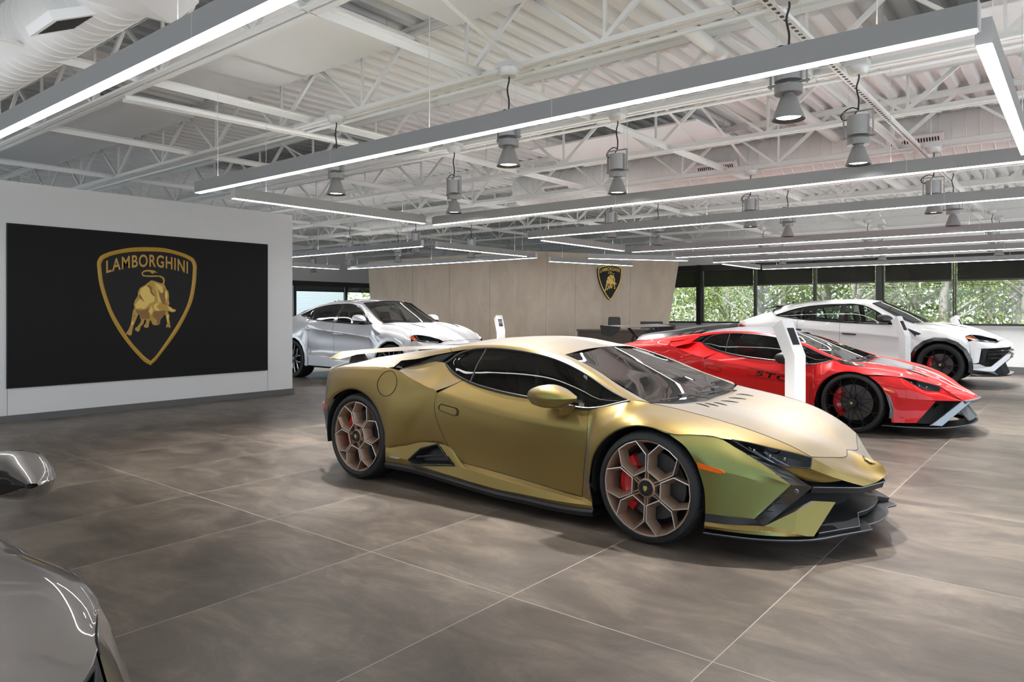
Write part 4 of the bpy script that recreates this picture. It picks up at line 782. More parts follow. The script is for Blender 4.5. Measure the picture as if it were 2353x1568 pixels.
def bold_wheel(car, pos, far, R, rim, w, rot, mat, n=5, facemat=None):
    """heavy spokes that fork towards the rim"""
    m = MB(); yf = -w/2+.002; fc = MB()
    for k in range(n):
        a = 2*PI*k/n
        def pt(r, da, y): return Vector((r*math.cos(a+da), yf+y, r*math.sin(a+da)))
        for s in (-1,1):
            m.bar(pt(.05,s*.22,.04), pt(.17,s*.13,.028), .02, .035, up=(0,1,0))
            m.bar(pt(.17,s*.13,.028), pt(rim-.012,s*.30,.006), .018, .03, up=(0,1,0))
            if facemat:
                fc.bar(pt(.10,s*.17,.016), pt(.17,s*.13,.011), .013, .004, up=(0,1,0)); fc.bar(pt(.17,s*.13,.011), pt(rim-.014,s*.30,-.012), .017, .004, up=(0,1,0))
        m.bar(pt(.165,-.14,.03), pt(.165,.14,.03), .012, .03, up=(0,1,0))
    m.revolve([(.03,yf+.02),(.06,yf+.024),(.075,yf+.05),(.08,yf+.08)], 32, 'y')
    for k in range(5):
        a = 2*PI*(k+.5)/5; m.revolve([(0,yf+.012),(.010,yf+.012),(.010,yf+.03)], 8, 'y', (.052*math.cos(a),0,.052*math.sin(a)))
    o = wheel_base(car, pos, far, R, rim, w, mat, m, rot, disc=.2)
    if facemat: fc.build('spoke_face', facemat, o)
    c = MB().revolve([(0,yf+.014),(.03,yf+.014),(.033,yf+.03)],24,'y').build('centre_cap', M_plast, o, smooth=35)
    MB().slab([(.03*x,yf+.0125,.03*z) for x,z in ((-.6,.5),(.0,.65),(.6,.5),(.5,-.2),(0,-.8),(-.5,-.2))], .002, n=(0,-1,0)).build('badge', M_badge, o)
    return o

def both(G, name, mat, car, flip=False, sm=50, weld=0, near=True, far=True, solid=.004):
    a, b = sides(G, flip); r = []
    if near: r.append(a.build(name, mat, car, smooth=sm, weld=weld))
    if far: r.append(b.build(name, mat, car, smooth=sm, weld=weld))
    return r
def resamp(P, n):
    d = [0.]
    for a,b in zip(P, P[1:]): d.append(d[-1]+(b-a).length)
    out = []; j = 0
    for k in range(n):
        t = d[-1]*k/(n-1)
        while j < len(P)-2 and d[j+1] < t: j += 1
        out.append(P[j].lerp(P[j+1], min(1,max(0,(t-d[j])/max(d[j+1]-d[j],1e-9)))))
    return out
def inside(p, poly):
    r = False; n = len(poly); j = n-1
    for i in range(n):
        a, b = poly[i], poly[j]
        if (a[1] > p[1]) != (b[1] > p[1]) and p[0] < (b[0]-a[0])*(p[1]-a[1])/(b[1]-a[1])+a[0]: r = not r
        j = i
    return r
def cut_poly(m, P, k=1.):
    q = [(p[0],p[2]) for p in P]; cx = sum(a for a,b in q)/len(q); cz = sum(b for a,b in q)/len(q)
    q = [(cx+(a-cx)*k, cz+(b-cz)*k) for a,b in q]
    keep = []
    for f in m.f:
        c = [sum(m.v[i][j] for i in f)/len(f) for j in (0,2)]
        if not inside(c, q): keep.append(f)
    m.f = keep; m.mi = [0]*len(keep)
def lines(paths, r=.0032, n=6):
    """panel gaps: thin dark beads along polylines on both sides"""
    m = MB()
    for p in paths:
        m.tube(p, r, n); m.tube(mir(p), r, n)
    return m
def arch_liner(car, x, z, R, w0, w1, mat=M_under):
    for s in (-1,1):
        MB().revolve([(R,s*w1),(R,s*w0),(0,s*w0)], 32, 'y', (x,0,z), a0=-.25, a1=PI+.25).build('wheel_arch_liner', mat, car, smooth=40)

def supercar(name, loc, label, P, sto=False, dark=False):
    D = SUPERCAR
    car = empty(name, loc, 0, label, 'car')
    # ---- painted shell
    body = MB()
    def addp(G, flip=False):
        a, b = sides(G, flip); body.join(a); body.join(b)
    G_rail = patch(D['rail'], 6, 4); addp(G_rail, True)
    roofP = [r for r in D['roof']]
    if not sto:
        G_roof = patch(roofP, 6, 6)
    else:
        G_roof = patch(roofP, 6, 6)
    Gq = patch(D['quarter'], 5, 5, crow=(1,4)); addp(Gq)
    Grt = patch(D['reartop'], 5, 5, crow=(2,), ccol=(5,6,7)); addp(Grt, True)
    Gpk = patch(D['pocket'], 5, 5); addp(Gpk)
    Gsk = patch(D['skirt'], 14, 10, crow=(1,2), ccol=(5,))
    bo = body.build('body', P['main'], car, smooth=48, weld=.0008)
    # rear end closing panels (barely seen): tail, bumper
    t = MB(); c0 = D['quarter'][0]; 
    tl = [Vector(Grt[r][0]) for r in range(len(Grt))]
    low = [Vector((p.x+.02, p.y*.96, .56)) for p in tl]; low2 = [Vector((p.x+.10, p.y*.94, .30)) for p in tl]
    t.grid([tl, low]); t.mirror_y(); t.build('tail_panel', M_gloss, car, smooth=50, weld=.001)
    t = MB(); ob = [Vector(Gq[r][0]) for r in range(len(Gq))]
    t.grid([[Vector((-3.235,-.80,.64)),Vector((-3.16,-.845,.64)),Vector((-3.06,-.90,.63))],[Vector((-3.275,-.79,.50)),Vector((-3.17,-.86,.48)),Vector((-3.04,-.92,.46))],[Vector((-3.20,-.82,.34)),Vector((-3.12,-.87,.32)),Vector((-3.02,-.92,.33))]]); t.mirror_y()
    t.grid([[Vector((-3.235,-.80,.64)),Vector((-3.45,-.5,.64)),Vector((-3.48,0,.64)),Vector((-3.45,.5,.64)),Vector((-3.235,.80,.64))],[Vector((-3.2,-.82,.32)),Vector((-3.4,-.5,.30)),Vector((-3.43,0,.3)),Vector((-3.4,.5,.3)),Vector((-3.2,.82,.32))]])
    rb = t.build('rear_bumper', P.get('bumper', M_silverpart), car, smooth=60, weld=.002)
    MB().slab([(-3.262,-.803,.56),(-3.20,-.845,.55),(-3.165,-.862,.50),(-3.2,-.845,.48),(-3.272,-.797,.50)], .008, n=(-.5,-.85,0)).mirror_y().build('side_reflector', M_redl, rb)
    # ---- roof, hood, doors, fenders
    def half(G, nm, mat, flip=False, sm=50):
        a, b = sides(G, flip); a.join(b); return a.build(nm, mat, car, smooth=sm, weld=.0008)
    half(G_roof, 'roof', P['roof'], True)
    Gd = patch(D['door'], 6, 5, crow=(1,))
    doors = both(Gd, 'door', P['main'], car)
    Gf = patch(D['fender'], 5, 5, crow=(4,)); both(Gf, 'front_fender', P['main'], car)
    Gh = patch(D['hood'], 6, 6)
    half(Gh, 'hood', P['main'], True, 60)
    if sto: nose, bmp, Gb = sto_front(car, P)
    else:
        Gn = patch(D['nose'], 4, 4); Gns = patch(D['noseside'], 4, 4); Gnl = patch(D['noselow'], 4, 4)
        nm_ = MB()
        for G, fl in ((Gn, False), (Gns, False), (Gnl, False)):
            a, b = sides(G, True); nm_.join(a); nm_.join(b)
        nose = nm_.build('front_nose', P['main'], car, smooth=20, weld=.0008)
        Gb = patch(D['bumper'], 5, 5, crow=(2,)); bmp = both(Gb, 'bumper_corner', P['main'], car, False, 14)
    a, b = sides(Gsk, False); cut_poly(a, D['sideintake'], 1.0); b = a.flipped(); sk = [a.build('side_skirt', P['main'], car, smooth=35), b.build('side_skirt', P['main'], car, smooth=35)]
    # amber marker along the crease of the bumper corner
    bc = V3(D['bumper'][2]) if not sto else V3([(.315,-.945,.52),(.36,-.925,.495),(.43,-.90,.483),(.5,-.88,.47)]); mk = [bc[0]+Vector((.002,-.004,.012)), bc[1].lerp(bc[2],.85)+Vector((0,-.006,.006)), bc[2].lerp(bc[3],.05)+Vector((0,-.006,-.004)), bc[1].lerp(bc[2],.6)+Vector((0,-.006,-.016)), bc[0]+Vector((.012,-.004,-.018))]
    for q, bp in ((mk, bmp[0]), (mir(mk), bmp[1])): MB().slab(q, .012, n=(.1,-1 if q is mk else 1,0)).build('side_marker', M_amber, bp)
    # ---- glass
    Gw = patch(D['ws'], 6, 6); w = half(Gw, 'windscreen', M_wsglass, True, 180)
    Gg = patch(D['sideglass'], 5, 4); gl = both(Gg, 'side_window', M_carglass, car, False, 180)
    trim = MB(); tp = [Vector(p) for p in Gg[0]]; bt = [Vector(p) for p in Gg[-1]]; loop = tp + bt[::-1]
    off = [p+Vector((0,-.004,0)) for p in loop]
    trim.tube(off, .009, 6, closed=True)
    n5 = 5*3; trim.tube([tp[n5]+Vector((0,-.003,0)), Vector(Gg[len(Gg)//2][n5])+Vector((0,-.004,0)), bt[n5]+Vector((0,-.003,0))], .006, 6)
    k7 = 5*7; 
    trim.add([tp[k7]+Vector((-.012,-.006,0)),tp[k7]+Vector((.018,-.006,0)),bt[k7]+Vector((.03,-.006,0)),bt[k7]+Vector((-.012,-.006,0))],[(0,1,2,3)])
    trim.mirror_y(); trim.build('window_trim', M_plast, car, smooth=50)
    # cowl between windscreen and hood, wipers
    wsb = [Gw[r][-1] for r in range(len(Gw))]; hre = [Gh[r][0] for r in range(len(Gh))]
    wsb = resamp(wsb,24); hre = resamp(hre,24)
    wsb = [p+Vector((-.004,0,.0)) for p in wsb]; hd = [p+Vector((.0,0,-.012)) for p in hre]
    cw = MB(); cw.grid([wsb, [a.lerp(b,.5)-Vector((0,0,.018)) for a,b in zip(wsb,hd)], hd]); cw.mirror_y(); cowl = cw.build('cowl', M_plast, car, smooth=60, weld=.001)
    wp = MB()
    for y0 in (-.28, .24):
        wp.tube([(-.075,y0-.34,.800),(-.085,y0-.05,.790),(-.07,y0+.30,.786)], .006, 6); wp.tube([(-.03,y0+.26,.765),(-.075,y0+.05,.800),(-.082,y0-.02,.798)], .008, 6)
        wp.box(-.095,y0-.06,.79,-.065,y0+.03,.812)
    wp.build('wiper', M_plast, car, smooth=50)
    # ---- rear intake, side intake
    I = D['intake']; rows2 = patch([I[0], [Vector(a).lerp(Vector(b),.5)+Vector((0,.05,0)) for a,b in zip(I[0],I[1])], I[1]], 4, 4)
    it = both(rows2, 'upper_intake', M_gap, car, False)
    for s_i, (ip, sg_) in enumerate(zip(it, (1,-1))):
        lm = MB()
        for k in range(6):
            t = .12+.13*k
            a = Vector(I[0][3]).lerp(Vector(I[0][4]), t*1.15)+Vector((.02,.012,-.006)); b = Vector(I[1][2]).lerp(Vector(I[1][4]), t)+Vector((-.03,.012,.004))
            lm.bar(a, b, .010, .006, up=(.3,-1,.2))
        if sg_ < 0: lm = lm.flipped()
        lm.build('louvre', M_plast, ip)
    S = V3(D['sideintake']); cpt = sum(S, Vector())/len(S)+Vector((0,.07,0))
    for sgn, q, skp in ((1, S, sk[0]), (-1, mir(S), sk[1])):
        c_ = Vector((cpt.x, cpt.y*sgn, cpt.z)); im = MB(); q = [p+Vector((0,-.007*sgn,0)) for p in q]; n = len(q)
        inner = [p.lerp(c_, .30)+Vector((0,.06*sgn,0)) for p in q]
        im.add(q+inner+[c_], [(i,(i+1)%n,(i+1)%n+n,i+n) for i in range(n)]+[(i+n,(i+1)%n+n,2*n) for i in range(n)])
        im.bar(q[1].lerp(q[0],.7)+Vector((.03,.02*sgn,0)), q[3].lerp(q[2],.5)+Vector((-.01,.02*sgn,0)), .012, .012)
        im.tube(q, .0075, 6, closed=True)
        im.build('side_intake', M_plast, skp)
    # sill under the skirt, underbody
    bl = [Vector(p) for p in Gsk[-1]]; sl = MB()
    l1 = [p+Vector((0,.004,-.002)) for p in bl]; l2 = [p+Vector((0,-.012,-.022)) for p in bl]; l3 = [p+Vector((0,.0,-.05)) for p in bl]; l4 = [Vector((p.x,-.55,p.z-.05)) for p in bl]
    sl.grid([l1,l2,l3,l4]); sl.mirror_y(); sl.build('sill', M_plast, car, smooth=30)
    ub = MB().box(-3.2,-.60,.10,.55,.60,.34).box(-2.2,-.86,.13,-.42,.86,.25).box(-3.2,-.60,.3,-2.05,.60,.80).box(.02,-.50,.3,.55,.50,.48)
    ub.build('underbody', M_under, car)
    arch_liner(car, -.02, .335, .362, .56, .935); arch_liner(car, -2.63, .35, .385, .56, .945)
    # ---- cabin
    cb = MB().box(-2.08,-.58,.3,-2.02,.58,.93).box(-2.05,-.72,.24,-.2,.72,.3).slab([(-.62,-.70,.62),(-.62,.70,.62),(-.62,.66,.74),(-.62,-.66,.74)],.03)
    cb.grid([[Vector((-.64,-.70,.70)),Vector((-.64,-.2,.74)),Vector((-.64,.2,.74)),Vector((-.64,.70,.70))],[Vector((-.3,-.68,.74)),Vector((-.3,-.2,.765)),Vector((-.3,.2,.765)),Vector((-.3,.68,.74))],[Vector((-.08,-.60,.735)),Vector((-.08,-.2,.73)),Vector((-.08,.2,.73)),Vector((-.08,.60,.735))]])
    cb.build('cabin', M_cabin, car, smooth=40)
    for y in (-.36,.36):
        q = MB().slab([(-1.72,y-.24,.42),(-1.72,y+.24,.42),(-1.95,y+.17,.98),(-1.95,y-.17,.98)],.10,n=(1,0,.3)).box(-1.72,y-.24,.30,-1.15,y+.24,.44)
        q.build('seat', M_seat, car, bevel=.03)
    MB().revolve([(.165,-.012),(.178,0),(.165,.012),(.152,0),(.165,-.012)],28,'x').box(-.01,-.15,-.02,.01,.15,.02).build('steering_wheel', M_cabin, car, smooth=60, loc=(-1.02,.36,.68), rot=(0,.4,0))
    # ---- headlights
    hl = D['headlight']; Ghl = patch(hl, 4, 3)
    for sgn in (1,-1):
        G = Ghl if sgn > 0 else mirG(Ghl)
        hb = MB(); inn = [[p+Vector((-.045,.02*sgn,-.035)) for p in r] for r in G]
        hb.grid(inn); R_ = len(G); rim = [G[0][c] for c in range(len(G[0]))]+[G[r][-1] for r in range(1,R_)]+[G[-1][c] for c in range(len(G[0])-2,-1,-1)]
        rin = [inn[0][c] for c in range(len(G[0]))]+[inn[r][-1] for r in range(1,R_)]+[inn[-1][c] for c in range(len(G[0])-2,-1,-1)]
        n = len(rim); hb.add(rim+rin, [(i,(i+1)%n,(i+1)%n+n,i+n) for i in range(n)])
        hp = hb.build('headlight', M_plast, car, smooth=30)
        ln = MB(); ln.grid([[p+Vector((.002,-.002*sgn,.002)) for p in r] for r in G]); ln.build('lens', M_lens, hp, smooth=180)
        cr_ = MB()
        def hp_at(u, v, dz=-.018):
            ci = int(round(u*(len(G[0])-1))); a = G[0][ci].lerp(G[-1][ci], v); return a+Vector((-.02,.008*sgn,dz))
        for u0 in (.36,.56):
            cr_.tube([hp_at(u0-.12,.15),hp_at(u0+.02,.5),hp_at(u0+.22,.86),hp_at(u0+.38,.9)], .0065, 6)
        cr_.tube([hp_at(.12,.5),hp_at(.2,.7),hp_at(.3,.92)],.006,6)
        for u0 in (.3,.5,.68): cr_.revolve([(0,.012),(.016,.010),(.02,0)], 12, 'x', tuple(hp_at(u0,.35)))
        cr_.build('daytime_lamp', M_chrome, hp, smooth=50)
        MB().tube(rim, .0045, 6, closed=True).build('bezel', M_plast, hp, smooth=60)
    # ---- lower front
    B = D['Bpts']; yb = MB()
    o_ = V3(B['yband_out']); i_ = V3(B['yband_in'])
    ii = spline(i_, 4); oo = spline(o_, 4); k = min(len(ii),len(oo)); 
    ii = [spline(i_,8)[int(j*(len(i_)-1)*8/(24))] for j in range(25)]; oo = [spline(o_,8)[int(j*(len(o_)-1)*8/24)] for j in range(25)]
    mid_ = [a.lerp(b,.5)+Vector((-.02,.018,-.004)) for a,b in zip(ii,oo)]
    if not sto:
        yb.grid([[p+Vector((-.006,.004,0)) for p in ii], mid_, oo])
        L0, L1 = V3(B['leg_in']); M0, M1 = V3(B['leg_out'])
        lin = [L0.lerp(L1,t/6) for t in range(7)]; lout = [M0.lerp(M1,t/6) for t in range(7)]
        yb.grid([[p+Vector((-.008,.006,0)) for p in lin], [a.lerp(b,.4)+Vector((-.022,.02,0)) for a,b in zip(lin,lout)], lout])
        S0 = V3(B['strip_top']); S1 = V3(B['strip_bot']); yb.grid([spline(S0,3), spline(S1,3)])
        n0, n1 = V3(B['barn']); c = Vector((1.06,0,n1.z+.005))
        bar_t = [n0, n0.lerp(n1,.5), n1, c]; bar_l = [p+Vector((-.012,.006,-.035)) for p in bar_t]; bar_b = [p+Vector((-.06,.0,.012)) for p in bar_t]
        yb.grid([bar_b, bar_t, bar_l, [p+Vector((-.10,.01,-.02)) for p in bar_l]])
        yb.mirror_y(); mouth = yb.build('front_grille', M_plast, car, smooth=35)
        fn = MB()
        def vane(p, p2, q):
            r = p.lerp(q, .62); o1 = Vector((.004,-.012,.006))
            fn.add([p+o1*.3, p2+o1*.3, r+o1*.3, p.lerp(r,.3)+o1, p2.lerp(r,.3)+o1*.8],[(0,3,2),(3,4,2),(1,2,4),(0,1,4,3)])
        for t in (.42,.62,.84):
            k_ = int(t*24); vane(ii[k_], ii[k_]+Vector((.01,.004,-.016)), oo[min(24,k_+1)])
        for t in (.30,.52,.74,.93):
            vane(L0.lerp(L1,t), L0.lerp(L1,t)+Vector((-.004,0,-.014)), M0.lerp(M1,t-.08))
        fn.mirror_y(); fn.build('vane', M_plast, mouth)
        MB().revolve([(0,-.004),(.011,-.004),(.013,0)],16,'y',tuple(L0.lerp(M0,.28)+Vector((.0,-.006,-.03)))).mirror_y().build('parking_sensor', M_silverpart, mouth, smooth=40)
        sl_ = MB(); sl_.tube([p+Vector((.003,-.002,.002)) for p in bar_t], .004, 6); sl_.mirror_y(); sl_.build('bar_edge', M_silverpart, mouth, smooth=60)
        # mouth cavity
        cv = MB(); z0, z1 = .15, .36
        cv.grid([[Vector((.62,-.80,.17)),Vector((.66,-.5,.17)),Vector((.80,-.2,.17)),Vector((.84,0,.17))],[Vector((.62,-.76,.30)),Vector((.68,-.45,.34)),Vector((.84,-.2,.345)),Vector((.9,0,.35))],[Vector((.74,-.70,.40)),Vector((.76,-.47,.40)),Vector((.9,-.3,.39)),Vector((.96,0,.37))]])
        cv.mirror_y(); cv.build('air_opening', M_under, car, smooth=40)
        F = V3(B['fin'])
        fs = MB(); fs.slab(F, .05, n=(.75,-.62,.2)); 
        g1 = V3(B['gs_top']); g2 = V3(B['gs_bot']); fs.grid([spline(g1,4), [a.lerp(b,.5)+Vector((.004,-.014,.0)) for a,b in zip(spline(g1,4),spline(g2,4))], spline(g2,4)])
        fs2 = fs.flipped(); fs.build('front_fin', P['main'], car, smooth=25); fs2.build('front_fin', P['main'], car, smooth=25)
        # splitter
        sp = V3(D['splitter']); fr = [Vector((1.075,0,.145))]
        arc = spline([sp[6], Vector((1.055,-.13,.145)), Vector((1.068,0,.146))], 5)
        edge = spline(sp[:5],3) + [sp[5]] + arc; 
        sb = [Vector((p.x-.10 if p.x > .5 else p.x, p.y*.55, p.z+.012)) for p in edge]
        s = MB(); under = [p+Vector((0,0,-.012)) for p in edge]
        s.grid([sb, edge, under, [p+Vector((-.05,0,-.03)) for p in sb]]); s.mirror_y(); so = s.build('front_splitter', M_plast, car, smooth=25)
        # winglet tier
        t5 = V3(D['tier']); tt = [t5[0], t5[1], t5[2], Vector((.995,-.12,.197)), Vector((1.003,0,.198))]
        tb = [p+Vector((-.22,.05,.02 if i<2 else .0)) for i,p in enumerate(tt)]
        s2 = MB(); s2.grid([tb, tt, [p+Vector((-.01,0,-.03)) for p in tt], [Vector((p.x-.16,p.y,.15)) for p in tt]]); s2.mirror_y(); s2.build('splitter_tier', M_plast, so, smooth=25)
        se_ = MB(); se_.tube([p+Vector((.001,0,-.003)) for p in edge], .0035, 6); se_.tube([p+Vector((.001,0,.0)) for p in tt], .003, 6); se_.mirror_y(); se_.build('splitter_edge', M_silverpart, so, smooth=60)
    # ---- panel gaps
    row = lambda G, r: [Vector(p) for p in G[r]]
    colm = lambda G, c: [Vector(G[r][c]) for r in range(len(G))]
    paths = [colm(Gd,0), row(Gd,-1), colm(Gd,-1), row(Gsk,0)[:57], colm(Gpk,-1)]
    if not sto: paths += [row(Gh,0), colm(Gh,-1), [Vector(p) for p in Gb[0][:12]]]
    gp = lines(paths, .0021); gp.tube(colm(G_rail,0),.003,6); gp.tube(mir(colm(G_rail,0)),.003,6)
    # cap line at the foot of the buttress
    gp.build('panel_gap', M_gap, car, smooth=180)
    # fuel cap, door handle projected on the flank
    def flank(o):
        bm = bmesh.new(); bm.from_mesh(o.data); t = BVHTree.FromBMesh(bm); bm.free(); return t
    tb_ = flank(bo)
    def prj(t, x, z, y0=-2.):
        h = t.ray_cast(Vector((x, y0, z)), Vector((0,1,0)))
        return h[0] if h[0] else Vector((x,-.93,z))
    ring = [prj(tb_, -2.255+.098*math.cos(a), .793+.098*math.sin(a))+Vector((0,-.0015,0)) for a in [2*PI*k/28 for k in range(28)]]
    fc = MB(); fc.tube(ring, .0026, 6, closed=True)
    if not sto: fc.build('fuel_cap_gap', M_gap, car, smooth=180)
    td = flank(doors[0]); hpts = [(-1.72,.655),(-1.70,.675),(-1.545,.655),(-1.525,.635),(-1.535,.605),(-1.56,.600),(-1.70,.625),(-1.722,.64)]
    hq = [prj(td,x,z)+Vector((0,-.003,0)) for x,z in hpts]
    for q, dd in ((hq, doors[0]), (mir(hq), doors[1])):
        n_ = Vector((0,-1 if q is hq else 1,0)); c = sum(q,Vector())/len(q)
        m = MB(); m.slab([c+(p-c)*.86+n_*.005 for p in q], .012, n=n_); h_ = m.build('door_handle', P['main'], dd)
        g_ = MB(); g_.tube([p for p in q], .0025, 6, closed=True); g_.build('handle_gap', M_gap, h_)
    # ---- mirrors
    for sgn in (1,-1):
        x0, y0 = -.66, -.965
        sec = []
        for t,(hx,hz,zz) in zip((0,.25,.5,.75,1.), ((-.812,.05,.800),(-.80,.085,.812),(-.72,.105,.822),(-.61,.085,.818),(-.505,.008,.812))): pass
        # crown/edge/underside sections from outer (w 1.03) to inner (w .89)
        up = [[(-.845,-.99,.800),(-.72,-1.035,.803),(-.58,-1.0,.803),(-.50,-.925,.806)],
              [(-.835,-.985,.835),(-.72,-1.03,.838),(-.59,-.985,.832),(-.503,-.923,.812)],
              [(-.79,-.955,.866),(-.70,-.985,.872),(-.60,-.95,.852),(-.505,-.918,.813)],
              [(-.785,-.87,.862),(-.70,-.87,.870),(-.61,-.87,.852),(-.51,-.90,.813)],
              [(-.82,-.83,.81),(-.72,-.83,.81),(-.63,-.85,.805),(-.515,-.895,.808)]]
        dn = [[(-.845,-.99,.800),(-.72,-1.035,.803),(-.58,-1.0,.803),(-.50,-.925,.806)],
              [(-.80,-.985,.752),(-.71,-1.02,.752),(-.59,-.98,.754),(-.505,-.922,.802)],
              [(-.79,-.93,.742),(-.70,-.93,.740),(-.60,-.92,.744),(-.51,-.905,.798)],
              [(-.82,-.83,.79),(-.72,-.83,.76),(-.63,-.85,.765),(-.515,-.895,.803)]]
        mm = MB(); mm.grid(patch(up,4,4,crow=(0,))); q = MB(); q.grid(patch(dn,4,4)); q.f = [f[::-1] for f in q.f]; mm.join(q)
        mm.grid([up[-1], dn[-1]]); mm.grid([[up[r][0] for r in (0,1,2,3,4)],[up[0][0],dn[1][0],dn[2][0],dn[3][0],dn[3][0]]])
        gm = MB(); gm.add([(-.835,-.985,.835),(-.82,-.83,.81),(-.82,-.83,.79),(-.80,-.985,.752),(-.845,-.99,.80)],[(0,1,2,3,4)])
        st = MB(); A_ = [(-.625,-.90,.748),(-.56,-.905,.752),(-.55,-.86,.752),(-.62,-.85,.748)]; B_ = [(-.705,-.865,.665),(-.60,-.865,.69),(-.60,-.80,.70),(-.70,-.80,.675)]
        A_ = V3(A_); B_ = V3(B_); st.add(A_+B_, [(0,1,5,4),(1,2,6,5),(2,3,7,6),(3,0,4,7)])
        if sgn < 0: mm = mm.flipped(); gm = gm.flipped(); st = st.flipped()
        mo_ = mm.build('wing_mirror', P.get('mirror', P['main']), car, smooth=30, weld=.001, recalc=True)
        gm.build('mirror_glass', M_chrome, mo_); st.build('mirror_arm', P.get('mirror', P['main']), mo_, bevel=.006, recalc=True)
    # ---- wheels
    if sto:
        yspoke_wheel(car,(0,-.95+.1225,.335),False,.338,.292,.245,.1); yspoke_wheel(car,(0,.95-.1225,.335),True,.338,.292,.245,.1)
        yspoke_wheel(car,(-2.62,-.955+.15,.345),False,.348,.292,.30,.3); yspoke_wheel(car,(-2.62,.955-.15,.345),True,.348,.292,.30,.3)
    else:
        hex_wheel(car,(0,-.95+.1225,.328),False,.330,.283,.245,math.radians(2)); hex_wheel(car,(0,.95-.1225,.328),True,.330,.283,.245,0)
        hex_wheel(car,(-2.61,-.955+.15,.345),False,.347,.285,.30,math.radians(-17)); hex_wheel(car,(-2.61,.955-.15,.345),True,.347,.285,.30,.2)
    if not sto and not dark:
        for sg, skp in ((1, sk[0]), (-1, sk[1])):
            bm = bmesh.new(); bm.from_mesh(skp.data); ts = BVHTree.FromBMesh(bm); bm.free(); q = []
            for x_,z_ in ((-2.215,.222),(-2.125,.222),(-2.105,.232),(-2.105,.238),(-2.215,.238)):
                h = ts.ray_cast(Vector((x_,-2*sg,z_)),Vector((0,sg,0))); q.append((h[0] if h[0] else Vector((x_,-.95*sg,z_)))+Vector((0,-.003*sg,0)))
            MB().slab(q,.003,n=(0,-sg,0)).build('script_mark', M_chrome, skp)
    # hood slits, badge
    if not sto:
        th = flank(SC.objects[[o.name for o in car.children if o.name.startswith('hood')][0]])
        def top_(t, x, y):
            h = t.ray_cast(Vector((x,y,2.)), Vector((0,0,-1))); return h[0] if h[0] else Vector((x,y,.75))
        for y in (.06,.20,.34,-.20,-.34,-.06):
            s_ = .05 if y > 0 else -.05
            p = [top_(th, .03+t*.11, y+s_*t*.8)+Vector((0,0,.0015)) for t in (0,.33,.66,1)]
            MB().tube(p, [.002,.0055,.0055,.002], 6).build('hood_slit', M_gap, car, smooth=60)
        tn = flank(nose); bpts = [top_(tn, 1.012-.072*(u_), y_)+Vector((.002,0,.0055)) for u_,y_ in ((0,-.02),(0,.02),(.3,.036),(.75,.03),(1,0),(.75,-.03),(.3,-.036))]
        bb_ = MB().slab(bpts, .004).build('badge', M_gloss, nose, recalc=True); c0_ = sum(bpts, Vector())/len(bpts); MB().slab([c0_+(p-c0_)*.62+Vector((.001,0,.0022)) for p in bpts], .003).build('badge_emblem', M_badge, bb_, recalc=True)
        ''',(1.012,.035,.446),(.985,.045,.462),(.955,.03,.474),(.945,0,.478),(.955,-.03,.474),(.985,-.045,.462)], -.006, n=(.55,0,.83));'''
    return car, dict(hood=Gh, body=bo, door=Gd)

